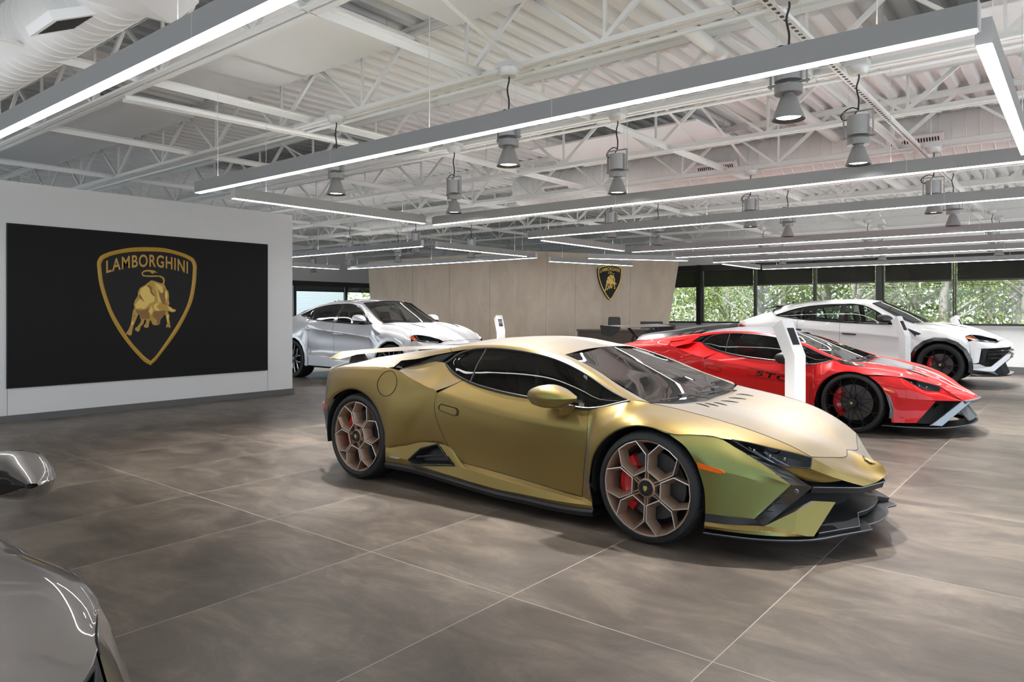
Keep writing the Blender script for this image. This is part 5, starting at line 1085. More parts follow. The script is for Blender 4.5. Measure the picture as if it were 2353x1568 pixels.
def sto_front(car, P):
    """one-piece clamshell nose with a silver lip, corner fins and splitter"""
    cre = [(.345,-.935,.45),(.42,-.91,.432),(.50,-.885,.422),(.59,-.84,.413),(.68,-.77,.404),(.771,-.68,.396),(.88,-.54,.388),(.994,-.38,.380)]
    top = [(.175,-.945,.645),(.30,-.90,.647),(.397,-.85,.645),(.47,-.825,.63),(.566,-.77,.573),(.663,-.67,.503),(.79,-.52,.477),(.86,-.46,.445)]
    mid = [((a[0]+b[0])/2,(a[1]+b[1])/2-(.018 if 0<i<7 else .0),(a[2]+b[2])/2+(.012 if 0<i<7 else 0)) for i,(a,b) in enumerate(zip(top,cre))]; mid[0] = (.275,-.945,.565)
    m = MB()
    def addb(G, fl=True):
        a, b = sides(G, fl); m.join(a); m.join(b)
    Gs = patch([top,mid,cre],5,5); addb(Gs, False)
    he = [Vector(v) for v in (SUPERCAR['hood'][0][-1],SUPERCAR['hood'][1][-1],SUPERCAR['hood'][2][-1],SUPERCAR['hood'][3][-1])]
    lip = [Vector(v) for v in ((.994,-.38,.380),(1.055,-.24,.384),(1.086,-.12,.388),(1.097,0,.390))]
    r1 = [a.lerp(b,.4)+Vector((0,0,.012)) for a,b in zip(he,lip)]; r2 = [a.lerp(b,.75)+Vector((.004,0,.012)) for a,b in zip(he,lip)]
    r1[0] = Vector((.872,-.455,.475)); r2[0] = Vector((.95,-.41,.415))
    addb(patch([he,r1,r2,lip],4,4))
    m.grid([[he[0],r1[0]],[Vector((.79,-.52,.477)),Vector((.86,-.46,.445))]]); m.grid([[r1[0],r2[0]],[Vector((.86,-.46,.445)),Vector((.94,-.42,.41))]])
    m.grid([[Vector((he[0].x,-he[0].y,he[0].z)),Vector((r1[0].x,-r1[0].y,r1[0].z))],[Vector((.79,.52,.477)),Vector((.86,.46,.445))]])
    nose = m.build('front_nose', P['main'], car, smooth=40, weld=.001)
    lo = [(.397,-.935,.155),(.44,-.925,.156),(.49,-.905,.157),(.545,-.888,.158),(.59,-.873,.160),(.622,-.86,.163)]
    tp = [(.345,-.935,.448),(.42,-.91,.430),(.50,-.885,.420),(.59,-.84,.411),(.69,-.76,.400),(.775,-.67,.388)]
    md = [((a[0]+b[0])/2,(a[1]+b[1])/2+.012,(a[2]+b[2])/2) for a,b in zip(tp,lo)]; md[0] = (.385,-.94,.30)
    Gb = patch([tp,md,lo],5,4); bmp = both(Gb,'bumper_corner',P['main'],car,False,50)
    S = M_silverpart
    for sg in (1,-1):
        fl = (lambda q: q) if sg > 0 else mir
        f = MB().slab(fl(V3([(.985,-.395,.384),(1.066,-.295,.372),(.84,-.70,.128),(.745,-.81,.140)])), .035, n=(.72,-.62*sg,.25)); f.build('corner_fin', S, car, bevel=.006, recalc=True)
        MB().slab(fl(V3([(.345,-.962,.455),(.375,-.962,.455),(.425,-.96,.31),(.415,-.955,.20),(.375,-.955,.20),(.385,-.96,.31)])), .02, n=(0,-sg,0)).build('wheel_deflector', S, car, bevel=.004, recalc=True)
        o = MB(); o.grid([spline(fl(V3([(.775,-.66,.386),(.90,-.49,.378),(.985,-.38,.376)])),4), spline(fl(V3([(.60,-.74,.33),(.72,-.5,.33),(.84,-.36,.33)])),4), spline(fl(V3([(.55,-.86,.162),(.66,-.78,.150),(.80,-.62,.140)])),4)]); o.build('air_opening', M_under, car, smooth=60)
        v = MB()
        for y0,y1 in ((-.33,-.12),(-.16,.0)):
            v.slab(fl(V3([(1.045,y0,.165),(1.07,y1,.165),(.985,y1,.30),(.95,y0,.28)])), .012, n=(.85,-.1*sg,.5))
        v.build('mouth_vane', S, car, recalc=True)
    lp = MB(); L_ = [spline([p+Vector(d_) for p in lip],5) for d_ in ((-.002,0,.006),(.022,-.004,.0),(.018,-.002,-.03),(-.06,.01,-.03))]
    lp.grid(L_); lp.mirror_y(); lp.build('nose_lip', S, car, smooth=60, weld=.001)
    cv = MB(); cv.grid([[Vector((.80,-.5,.36)),Vector((.92,-.2,.36)),Vector((.96,0,.36))],[Vector((.62,-.6,.15)),Vector((.78,-.2,.15)),Vector((.8,0,.15))]]); cv.mirror_y(); cv.build('air_opening', M_under, car)
    e = spline(V3([(.30,-.93,.118),(.52,-.88,.116),(.74,-.80,.116),(.84,-.715,.117),(1.0,-.45,.125),(1.068,-.22,.13),(1.085,0,.13)]),4)
    s = MB(); bk = [Vector((p.x-.12 if p.x>.45 else p.x, p.y*.6, p.z+.02)) for p in e]
    s.grid([bk,e,[p+Vector((0,0,-.011)) for p in e],[p+Vector((-.06,0,-.03)) for p in bk]]); s.mirror_y(); so = s.build('front_splitter', M_plast, car, smooth=25)
    s = MB().tube([p+Vector((.001,0,-.004)) for p in e],.0035,6).mirror_y(); s.build('splitter_edge', S, so, smooth=60)
    return nose, bmp, Gb
def sto_extras(car, P, T):
    G = T['hood']
    hood = [o for o in car.children if o.name.startswith('hood')][0]
    ff = [o for o in car.children if o.name.startswith('front_fender')]
    def tree(objs):
        bm = bmesh.new()
        for o in objs: bm.from_mesh(o.data)
        t = BVHTree.FromBMesh(bm); bm.free(); return t
    th = tree([hood]+ff+[o for o in car.children if o.name.startswith('front_nose')])
    def top(x, y, dz=.003):
        h = th.ray_cast(Vector((x,y,3.)), Vector((0,0,-1))); z = h[0].z if h[0] else .7
        return Vector((x,y,z+dz))
    def decal(pts, name, mat, par, n=5, dz=.003):
        """quad strip from two polylines of (x,y), draped on the body"""
        A = resamp([Vector((*p,0)) for p in pts[0]], n*2); B_ = resamp([Vector((*p,0)) for p in pts[1]], n*2); m = MB()
        rows_ = []
        for k in range(n+1): rows_.append([top(*(a.lerp(b,k/n)).xy, dz) for a,b in zip(A,B_)])
        m.grid(rows_); return m.build(name, mat, par, smooth=60, solid=.001)
    for s in (1,-1):
        f = lambda q: [(x,-s*y) for x,y in q]
        decal((f([(-.22,.775),(-.10,.71),(.06,.715),(.115,.775)]),f([(-.22,.785),(-.12,.815),(0,.825),(.115,.785)])),'fender_louvre',M_gloss,ff[0 if s>0 else 1])
        decal((f([(.43,.26),(.62,.34)]),f([(.46,.40),(.67,.385)])),'hood_vent',M_gap,hood,dz=.004)
        decal((f([(.43,.235),(1.06,.02)]),f([(.44,.28),(1.06,.055)])),'hood_stripe',MATS['white_gloss_paint'],hood)
    decal(([(-.03,.55),(-.03,0),(-.03,-.55)],[(.42,.27),(.47,0),(.42,-.27)]),'hood_insert',M_silverpart,hood,8,.002)
    # red panel over the rear of the intake
    I = SUPERCAR['intake']
    for s in (1,-1):
        f = (lambda q: q) if s > 0 else mir
        a = spline(f(V3([I[0][0],I[0][1],I[0][2],(-2.02,-.665,1.008),(-1.93,-.625,1.03)])),4); b = spline(f(V3([I[1][0],(-2.16,-.885,.895),(-2.10,-.84,.915),(-2.05,-.80,.928),(-2.01,-.775,.94)])),4)
        m = MB(); m.grid([[p+Vector((0,-.004*s,0)) for p in a],[p.lerp(q,.5)+Vector((0,-.006*s,0)) for p,q in zip(a,b)],[p+Vector((0,-.004*s,0)) for p in b]]); m.build('intake_cover', P['main'], car, smooth=60)
    # engine cover with roof scoop and shark fin
    st = [(-1.72,.20,1.150,1.195),(-1.80,.22,1.13,1.197),(-2.0,.28,1.09,1.18),(-2.25,.36,1.04,1.145),(-2.5,.43,1.0,1.105),(-2.75,.47,.97,1.075),(-2.96,.48,.945,1.04)]
    rows_ = []
    for x,w,zb,zt in st: rows_.append([Vector((x,-w,zb)),Vector((x,-w*.75,zb+(zt-zb)*.75)),Vector((x,-w*.35,zt-.006)),Vector((x,0,zt)),Vector((x,w*.35,zt-.006)),Vector((x,w*.75,zb+(zt-zb)*.75)),Vector((x,w,zb))])
    G2 = patch(rows_,3,4); m = MB(); m.grid(G2); m.add(rows_[0],[tuple(range(7))]); ec = m.build('engine_cover', M_carbon, car, smooth=50)
    m = MB().box(-1.722,-.15,1.155,-1.716,.15,1.185); m.build('scoop_mouth', M_gap, ec)
    m = MB()
    for k in range(4):
        x = -2.10-.17*k
        for s in (1,-1): m.slab([(x,s*.36,1.085-.028*k),(x+.10,s*.32,1.11-.03*k),(x+.09,s*.44,1.075-.03*k),(x-.01,s*.48,1.05-.03*k)], .01)
    m.build('louvre', M_plast, ec, recalc=True)
    m = MB().slab([(-2.45,0,1.11),(-2.96,0,1.02),(-3.10,0,1.05),(-3.0,0,1.09)],.012,n=(0,-1,0)); m.build('shark_fin', M_carbon, ec)
    # rear wing
    m = MB(); pr = [(-3.04,1.125),(-3.10,1.140),(-3.20,1.152),(-3.31,1.160),(-3.20,1.135),(-3.10,1.118)]
    n = len(pr); m.add([(x,-.84,z) for x,z in pr]+[(x,.84,z) for x,z in pr],[tuple(range(n)),tuple(range(2*n-1,n-1,-1))]+[(i,i+n,(i+1)%n+n,(i+1)%n) for i in range(n)])
    wo = m.build('rear_wing', M_carbon, car, smooth=40, recalc=True)
    for s in (1,-1):
        MB().slab([(-3.0,s*.85,1.145),(-3.33,s*.85,1.165),(-3.30,s*.85,1.03),(-3.15,s*.85,1.0),(-3.03,s*.85,1.07)],.014,n=(0,-s,0)).build('end_plate', M_plast, wo, recalc=True)
        MB().slab([(-3.12,s*.40,1.13),(-3.17,s*.40,1.13),(-2.97,s*.40,.93),(-2.90,s*.40,.93)],.012,n=(0,-1,0)).slab([(-3.02,s*.41,1.06),(-3.05,s*.41,1.03),(-3.10,s*.41,.90),(-3.06,s*.41,.90)],.012,n=(0,-1,0)).build('wing_stay', M_plast, wo, recalc=True)
    # door lettering
    vs, fs = text_mesh('STO'); x0 = min(v[0] for v in vs); x1 = max(v[0] for v in vs); y0 = min(v[1] for v in vs); y1 = max(v[1] for v in vs)
    doors = [o for o in car.children if o.name.startswith('door')]
    for s,dd in zip((1,-1),doors):
        t = tree([dd]); pts = []
        for v in vs:
            a = (v[0]-x0)/(x1-x0); b = (v[1]-y0)/(y1-y0); x = -1.10+.40*a+.03*b; z = .612-.062*a+(b-.5)*.060
            if s < 0: x = -1.10+.40*(1-a)+.03*b; z = .612-.062*(1-a)+(b-.5)*.060
            h = t.ray_cast(Vector((x,-2*s,z)),Vector((0,s,0))); y = h[0].y if h[0] else -.9*s; pts.append((x,y-.003*s,z))
        m = MB().add(pts, fs)
        for zo in (.042,-.042):
            q = []
            for x in (-1.20,-1.05,-.9,-.72):
                z = .625-.062*(x+1.20)/.45+zo; h = t.ray_cast(Vector((x,-2*s,z)),Vector((0,s,0))); q.append(Vector((x,(h[0].y if h[0] else -.9*s)-.003*s,z)))
            m.tube(q,.003,6)
        m.build('lettering', M_gloss, dd)
def rear_wing_gold(car, P):
    w = MB()
    prof = lambda y, xf, xr, zf, zr, th: [Vector((xf,y,zf)),Vector((xf*.5+xr*.5,y,max(zf,zr)*.5+min(zf,zr)*.5+th)),Vector((xr,y,zr)),Vector((xf*.5+xr*.5,y,zf*.5+zr*.5-th*.4))]
    st = [(-.83,-3.0,-3.15,.945,.945,.006),(-.72,-2.90,-3.12,.985,1.003,.012),(-.5,-2.88,-3.13,.993,1.01,.013),(0,-2.86,-3.15,1.0,1.015,.014)]
    st = st+[(-a,b,c,d_,e,f) for a,b,c,d_,e,f in st[-2::-1]]
    R = [prof(*s) for s in st]; n = 4
    w.add([p for r in R for p in r], [(i*n+k,(i+1)*n+k,(i+1)*n+(k+1)%n,i*n+(k+1)%n) for i in range(len(R)-1) for k in range(n)]+[tuple(range(n)),tuple((len(R)-1)*n+k for k in range(n))[::-1]])
    wo = w.build('rear_wing', P['main'], car, smooth=40, recalc=True)
    py = MB()
    for s in (-1,1):
        a = [Vector((x,s*.64,z)) for x,z in ((-2.93,.985),(-3.07,.975),(-3.11,.90),(-2.93,.91),(-2.86,.915))]
        py.slab(a, .03, n=(0,s,0))
    py.build('wing_pylon', M_plast, wo, recalc=True)


# ------------------------------------------------------------------ tall SUV-shaped car
def suv(name, loc, label, P):
    car = empty(name, loc, 0, label, 'car')
    K = lambda *a: Vector((a[0],-a[1],a[2]))
    def half(G, nm, mat, flip=False, sm=50):
        a, b = sides(G, flip); a.join(b); return a.build(nm, mat, car, smooth=sm, weld=.001)
    # side: doors
    xs_t = [-2.52,-2.1,-1.71,-1.4,-1.13,-.80,-.62]; xs_b = [-2.48,-2.15,-1.71,-1.4,-1.1,-.78,-.52]
    def side_row(f, z):  # f blends x from belt to sill
        return [(xt+(xb-xt)*f, z) for xt,xb in zip(xs_t,xs_b)]
    belt = [(-2.52,.89,1.212),(-2.1,.92,1.175),(-1.71,.93,1.15),(-1.4,.932,1.136),(-1.13,.93,1.125),(-.80,.916,1.12),(-.62,.886,1.137)]
    crz = [1.03,.995,.965,.945,.925,.895,.875]
    R = [[K(*p) for p in belt],
         [K(xt*.95+xb*.05,.955,z+.055+.03) for xt,xb,z in zip(xs_t,xs_b,crz)],
         [K(xt*.85+xb*.15,.975,z) for xt,xb,z in zip(xs_t,xs_b,crz)],
         [K(xt*.75+xb*.25,.952,z-.05) for xt,xb,z in zip(xs_t,xs_b,crz)],
         [K(xt*.45+xb*.55,.935,.70) for xt,xb in zip(xs_t,xs_b)],
         [K(xt*.2+xb*.8,.938,.52) for xt,xb in zip(xs_t,xs_b)],
         [K(xb,w,z) for xb,w,z in zip(xs_b,(.99,.99,.985,.98,.98,.975,.975),(.46,.47,.445,.43,.42,.41,.41))],
         [K(xb,.985,.28) for xb in xs_b]]
    for r in R[1:5]:
        r[0].y = -.972 if r is not R[4] else -.962; r[-1].y = max(r[-1].y, -.968)
    nu, nv = 6, 4
    Gs = patch(R, nu, nv, crow=(2,6)); c_b = nu*2; r_s = nv*5+2
    sub = lambda G,a,b,c,d: [row[c:d+1] for row in G[a:b+1]]
    rd = both(sub(Gs,0,r_s,0,c_b),'rear_door',P['main'],car,False,40); fd = both(sub(Gs,0,r_s,c_b,len(Gs[0])-1),'front_door',P['main'],car,False,40)
    sk = both(sub(Gs,r_s,len(Gs)-1,0,len(Gs[0])-1),'side_skirt',P['main'],car,False,30)
    dcol = [Gs[r][c_b] for r in range(r_s+1)]; fcol = [Gs[r][-1-1] for r in range(r_s+1)]
    # front fender fan
    of = [(-.52,.985,.28),(-.52,.975,.41),(-.525,.94,.60),(-.56,.965,.85),(-.60,.955,1.02),(-.62,.886,1.137),(-.46,.80,1.135),(-.2,.79,1.122),(.05,.785,1.088),(.25,.775,1.035),(.36,.84,.93),(.43,.885,.82),(.46,.92,.69),(.47,.94,.55)]
    af = [(-.475,1.0,.28),(-.475,1.0,.40),(-.45,1.0,.55),(-.39,1.0,.67),(-.33,1.0,.735),(-.25,1.0,.795),(-.13,1.0,.845),(0,1.0,.862),(.12,1.0,.845),(.24,1.0,.79),(.31,.995,.74),(.37,.99,.67),(.42,.98,.59),(.445,.97,.50)]
    edge_f = [tuple((p.x,-p.y,p.z)) for p in (r[-1] for r in R[::-1])]; edge_r = [tuple((p.x,-p.y,p.z)) for p in (r[0] for r in R[::-1])]
    of = edge_f+of[6:]; af = [(-.475,1.0,.28),(-.475,1.0,.40),(-.46,1.0,.50),(-.435,1.0,.59),(-.39,1.0,.67),(-.35,1.0,.715),(-.30,1.0,.755),(-.24,1.0,.80)]+af[6:]
    def fan(o, a, bul):
        rows = [[K(*p) for p in o]]
        for t,bw in ((.3,bul),(.7,bul*.8),(.92,bul*.3)):
            rows.append([K(*p).lerp(K(*q),t)+Vector((0,-bw*(1 if 6<k<len(o)-3 else .08),0)) for k,(p,q) in enumerate(zip(o,a))])
        rows.append([K(*q) for q in a]); return rows
    Gf = patch(fan(of,af,.035),5,5); ff = both(Gf,'front_fender',P['main'],car,False,50)
    orr = [(-2.48,.985,.28),(-2.48,.99,.46),(-2.495,.945,.66),(-2.505,.972,.95),(-2.515,.96,1.10),(-2.52,.89,1.212),(-2.8,.83,1.247),(-3.0,.775,1.28),(-3.25,.77,1.24),(-3.5,.785,1.185),(-3.76,.80,1.13),(-3.84,.83,1.0),(-3.86,.87,.8),(-3.78,.91,.6),(-3.62,.95,.46)]
    arr = [(-2.525,1.0,.28),(-2.525,1.0,.40),(-2.56,1.0,.55),(-2.62,1.0,.67),(-2.68,1.0,.73),(-2.75,1.0,.80),(-2.86,1.0,.845),(-3.0,1.0,.865),(-3.14,1.0,.845),(-3.25,1.0,.80),(-3.33,1.0,.73),(-3.39,1.0,.66),(-3.44,1.0,.55),(-3.47,1.0,.45),(-3.475,1.0,.38)]
    orr = edge_r+orr[6:]; arr = [(-2.525,1.0,.28),(-2.525,1.0,.40),(-2.545,1.0,.50),(-2.57,1.0,.58),(-2.61,1.0,.66),(-2.65,1.0,.70),(-2.70,1.0,.75),(-2.76,1.0,.80)]+arr[6:]
    Gr = patch(fan(orr,arr,.045),5,5); 
    body = MB()
    def addb(G, fl=False):
        a, b = sides(G, fl); body.join(a); body.join(b)
    addb(Gr)
    low = [(-3.0,.772,1.285),(-2.58,.70,1.425),(-2.06,.668,1.495),(-1.76,.66,1.505),(-1.45,.662,1.498),(-1.30,.672,1.462),(-1.14,.695,1.385),(-.96,.745,1.27),(-.80,.81,1.175),(-.63,.884,1.139)]
    cre = [(-3.1,.70,1.335),(-2.58,.62,1.50),(-2.06,.60,1.55),(-1.76,.595,1.56),(-1.45,.60,1.553),(-1.19,.62,1.52),(-1.03,.635,1.425),(-.82,.665,1.30),(-.64,.70,1.205),(-.46,.735,1.13)]
    md = [((a[0]+b[0])/2,(a[1]+b[1])/2+.010,(a[2]+b[2])/2+.008) for a,b in zip(low,cre)]
    Grl = patch([[K(*p) for p in r] for r in (low,md,cre)],6,3); addb(Grl, True)
    cen = [(-3.1,0,1.49),(-2.58,0,1.575),(-2.06,0,1.61),(-1.76,0,1.615),(-1.40,0,1.605),(-1.10,0,1.568)]
    q1 = [(a[0]*.4+b[0]*.6,.32,a[2]*.25+b[2]*.75) for a,b in zip(cre[:6],cen)]
    Gro = patch([[K(*p) for p in r] for r in (cre[:6],q1,cen)],6,5); addb(Gro, True)
    h0 = [(-3.0,.775,1.28),(-3.25,.77,1.24),(-3.5,.785,1.185),(-3.76,.80,1.13)]; h1 = [(-3.1,.70,1.335),(-3.35,.71,1.262),(-3.58,.73,1.20),(-3.80,.745,1.135)]; h2 = [(-3.1,.32,1.455),(-3.42,.35,1.32),(-3.68,.36,1.23),(-3.86,.38,1.15)]; h3 = [(-3.1,0,1.49),(-3.45,0,1.345),(-3.72,0,1.245),(-3.88,0,1.155)]
    Gh_ = patch([[K(*p) for p in r] for r in (h0,h1,h2,h3)],5,4); addb(Gh_, True)
    t0 = [(-3.76,.80,1.13),(-3.86,.38,1.15),(-3.88,0,1.155)]; t1 = [(-3.84,.83,1.0),(-3.96,.4,1.02),(-3.98,0,1.03)]; t2 = [(-3.86,.87,.8),(-3.97,.4,.8),(-3.99,0,.8)]; t3 = [(-3.62,.95,.46),(-3.9,.4,.40),(-3.93,0,.40)]
    Gt = patch([[K(*p) for p in r] for r in (t0,t1,t2,t3)],5,4); addb(Gt, True)
    bo = body.build('body', P['main'], car, smooth=45, weld=.001)
    MB().slab([K(-3.765,.812,1.105),K(-3.60,.90,1.055),K(-3.66,.905,1.035),K(-3.83,.82,1.03)],.02,n=(-.4,-1,0)).mirror_y().build('tail_lamp', M_redl, bo)
    if 'spoiler' in P: MB().slab([K(-3.02,.55,1.505),K(-3.30,.58,1.43),K(-3.30,0,1.455),K(-3.02,0,1.515)],.02,n=(0,0,1)).mirror_y().build('roof_spoiler', P.get('spoiler',P['main']), bo, recalc=True)
    MB().revolve([(0,0),(.02,.0),(.03,-.05),(0,-.05)],8,'z',(-2.9,0,1.59)).build('roof_antenna', M_plast, bo)
    # hood, nose
    hl = [(-.46,.80,1.135),(-.2,.79,1.122),(.05,.785,1.088),(.25,.775,1.035),(.42,.73,.985),(.64,.63,.915),(.84,.50,.832)]
    hc = [(-.22,0,1.155),(-.02,0,1.148),(.2,0,1.118),(.38,0,1.075),(.56,0,1.012),(.75,0,.93),(.93,0,.842)]
    hm = [(a[0]*.55+b[0]*.45,.46 if k<5 else .36-.05*(k-5),a[2]*.45+b[2]*.55+.012) for k,(a,b) in enumerate(zip(hl,hc))]
    hm2 = [(a[0]*.2+b[0]*.8,.2,a[2]*.1+b[2]*.9-.004) for a,b in zip(hl,hc)]
    Gh = patch([[K(*p) for p in r] for r in (hl,hm,hm2,hc)],5,5,crow=(1,)); hood = half(Gh,'hood',P['main'],True,40)
    n0 = [(.46,.92,.69),(.43,.885,.82),(.36,.84,.93),(.25,.775,1.035)]
    # headlight
    ht = [(.355,.855,.90),(.45,.80,.945),(.57,.70,.925),(.70,.62,.895),(.815,.565,.868)]; hb = [(.36,.86,.895),(.50,.875,.85),(.60,.83,.828),(.72,.70,.815),(.82,.58,.808)]
    Ghl = patch([[K(*p) for p in r] for r in (ht,hb)],4,3)
    f_t = [(.36,.84,.93),(.44,.80,.948),(.57,.70,.93),(.70,.62,.90),(.84,.50,.832)]
    band_t = [(.43,.885,.82),(.50,.88,.845),(.60,.835,.823),(.72,.705,.81),(.825,.575,.80),(.85,.48,.825),(.93,0,.842)]
    band_m = [(.45,.91,.75),(.56,.885,.775),(.68,.82,.765),(.80,.69,.762),(.89,.55,.765),(.93,.42,.775),(1.005,0,.79)]
    band_b = [(.465,.94,.66),(.60,.895,.70),(.72,.82,.708),(.84,.68,.712),(.93,.5,.718),(.975,.38,.722),(1.035,0,.745)]
    Gb = patch([[K(*p) for p in r] for r in (band_t,band_m,band_b)],5,5); nose = half(Gb,'front_nose',P['main'],True,40)
    m = MB(); m.grid(patch([[K(*p) for p in f_t],[K(*p) for p in ht]],4,2)); m.grid(patch([[K(*p) for p in hl[3:]],[K(.36,.84,.93),K(.50,.76,.945),K(.68,.635,.905),K(.84,.50,.832)]],4,2)); m.mirror_y(); m.build('headlight_surround', P['main'], nose, smooth=50)
    for sg in (1,-1):
        G = Ghl if sg > 0 else mirG(Ghl); inn = [[p+Vector((-.04,.02*sg,-.02)) for p in r] for r in G]
        hbk = MB(); hbk.grid(inn); rim = [G[0][c] for c in range(len(G[0]))]+[G[r][-1] for r in range(1,len(G))]+[G[-1][c] for c in range(len(G[0])-2,-1,-1)]
        rin = [inn[0][c] for c in range(len(G[0]))]+[inn[r][-1] for r in range(1,len(G))]+[inn[-1][c] for c in range(len(G[0])-2,-1,-1)]; n = len(rim)
        hbk.add(rim+rin,[(i,(i+1)%n,(i+1)%n+n,i+n) for i in range(n)]); hp = hbk.build('headlight', M_plast, car, smooth=30)
        l_ = MB(); l_.grid([[p+Vector((.002,-.002*sg,.002)) for p in r] for r in G]); l_.build('lens', M_lens, hp, smooth=180)
        fl = (lambda q: q) if sg > 0 else mir
        MB().slab(fl([K(.365,.868,.897),K(.44,.84,.925),K(.575,.862,.85),K(.50,.888,.852)]),.012,n=(.3,-.9*sg,.3)).build('amber_lamp', M_amber, hp, recalc=True)
        d_ = MB().tube(fl([K(.46,.81,.935),K(.58,.835,.845),K(.70,.72,.83)]),.009,6).tube(fl([K(.58,.835,.842),K(.72,.70,.822),K(.81,.59,.815)]),.007,6); d_.build('daytime_lamp', M_chrome, hp, smooth=50)
    # bumper lower: white cheeks, black mouth, fins, splitter
    for sg in (1,-1):
        fl = (lambda q: q) if sg > 0 else mir
        G = patch([[K(*p) for p in r] for r in ([(.465,.94,.66),(.54,.915,.685),(.62,.885,.70)],[(.47,.955,.55),(.53,.935,.56),(.60,.895,.56)],[(.47,.965,.44),(.53,.95,.44),(.585,.905,.455)])],4,4)
        q = sides(G); q[0 if sg>0 else 1].build('bumper_corner', P['main'], car, smooth=40)
        fr = MB().slab(fl([K(.62,.885,.70),K(.72,.82,.70),K(.655,.84,.44),K(.585,.905,.455)]),.03,n=(.5,-.85*sg,0)).build('intake_frame', M_gloss, car, bevel=.006, recalc=True)
        lw = MB().slab(fl([K(.455,.975,.43),K(.60,.915,.43),K(.68,.84,.385),K(.76,.76,.385),K(.965,.47,.60),K(1.03,.40,.60),K(1.0,.46,.52),K(.80,.76,.30),K(.70,.85,.30),K(.46,.975,.33)]),.05,n=(.6,-.75*sg,.25)).build('corner_fin', P['main'], car, bevel=.006, recalc=True)
        MB().slab(fl([K(.46,.965,.33),K(.70,.845,.30),K(.80,.75,.30),K(.86,.72,.23),K(.60,.90,.21),K(.46,.955,.25)]),.03,n=(.5,-.85*sg,0)).build('lower_cladding', M_gloss, car, recalc=True)
    mo = MB(); mo.grid([[K(.62,.86,.70),K(.80,.66,.70),K(.92,.45,.705),K(1.0,0,.73)],[K(.55,.80,.45),K(.72,.6,.45),K(.84,.4,.45),K(.90,0,.45)],[K(.60,.85,.26),K(.80,.6,.24),K(.92,.4,.24),K(.98,0,.24)]]); mo.mirror_y(); grill = mo.build('front_grille', M_under, car)
    b_ = MB()
    for z,x in ((.66,1.0),(.60,.99),(.53,.985)): b_.tube([K(.70,.78,z),K(.90,.5,z),K(x+.01,.2,z),K(x+.03,0,z)],.012,6)
    b_.mirror_y(); b_.build('grille_bar', M_gloss, grill, smooth=50)
    sp = [K(.46,.95,.235),K(.66,.86,.225),K(.86,.70,.225),K(1.0,.42,.235),K(1.03,0,.24)]; e = spline(sp,4)
    s = MB(); s.grid([[p+Vector((-.15,.1,.02)) if p.y<-.05 else p+Vector((-.15,0,.02)) for p in e],e,[p+Vector((0,0,-.02)) for p in e],[p+Vector((-.2,0,-.03)) for p in e]]); s.mirror_y(); s.build('front_splitter', M_gloss, car, smooth=30)
    # glass
    wn = [(-1.19,.62,1.52),(-.95,.645,1.385),(-.70,.688,1.24),(-.46,.733,1.13)]; wc = [(-1.10,0,1.567),(-.80,0,1.43),(-.52,0,1.297),(-.235,0,1.155)]
    Wr = [[K(c[0]+(e_[0]-c[0])*q*q,e_[1]*q,c[2]+(e_[2]-c[2])*q*q) for e_,c in zip(wn,wc)] for q in (1,.8,.6,.4,.2,0)]
    Gw = patch(Wr,6,4); half(Gw,'windscreen',M_suvws,True,180)
    gb = [(-3.0,.775,1.278),(-2.56,.885,1.217),(-2.06,.922,1.172),(-1.76,.929,1.153),(-1.45,.932,1.138),(-1.30,.932,1.132),(-1.14,.931,1.126),(-.96,.926,1.121),(-.80,.916,1.12),(-.63,.886,1.136)]
    gm = [((a[0]+b[0])/2,(a[1]+b[1])/2+(.02 if 0<k<9 else 0),(a[2]+b[2])/2) for k,(a,b) in enumerate(zip(low,gb))]
    Gg = patch([[K(*p) for p in r] for r in (low,gm,gb)],5,4); gl = both(Gg,'side_window',M_suvglass,car,False,180)
    t = MB(); tp = Gg[0]; bt = Gg[-1]; t.tube([p+Vector((0,-.004,0)) for p in list(tp)+list(bt)[::-1]],.011,6,closed=True)
    for k,w_ in ((16,.05),(6,.02),(40,.012)):
        col_ = [Gg[r][k]+Vector((0,-.004,0)) for r in range(len(Gg))]; t.add([p+Vector((-w_,0,0)) for p in col_]+[p+Vector((w_,0,0)) for p in col_],[(i,i+1,i+1+len(col_),i+len(col_)) for i in range(len(col_)-1)])
    t.mirror_y(); t.build('window_trim', M_gloss, car, smooth=50)
    wt = MB(); wt.tube([Gw[r][0]+Vector((.004,0,.002)) for r in range(len(Gw))],.01,6).tube([Gw[0][c]+Vector((.004,-.002,.003)) for c in range(len(Gw[0]))],.012,6); wt.mirror_y(); wt.build('windscreen_trim', M_gloss, car, smooth=60)
    cw = MB(); A_ = resamp([Gw[r][-1] for r in range(len(Gw))],20); B_ = resamp([Gh[r][0] for r in range(len(Gh))],20); cw.grid([A_,[a.lerp(b,.5)+Vector((0,0,-.012)) for a,b in zip(A_,B_)],B_]); cw.mirror_y(); cw.build('cowl', M_plast, car, smooth=60)
    # wheels, arches, underbody
    ub = MB().box(-3.7,-.60,.22,.6,.60,.5).box(-2.4,-.93,.24,-.60,.93,.34).box(-3.75,-.7,.45,-3.45,.7,.9).box(-3.45,-.55,.5,-2.6,.55,.95).box(-.2,-.5,.5,.55,.5,.85); ub.build('underbody', M_under, car)
    arch_liner(car,0,.385,.455,.55,.985); arch_liner(car,-3.0,.385,.455,.55,.985)
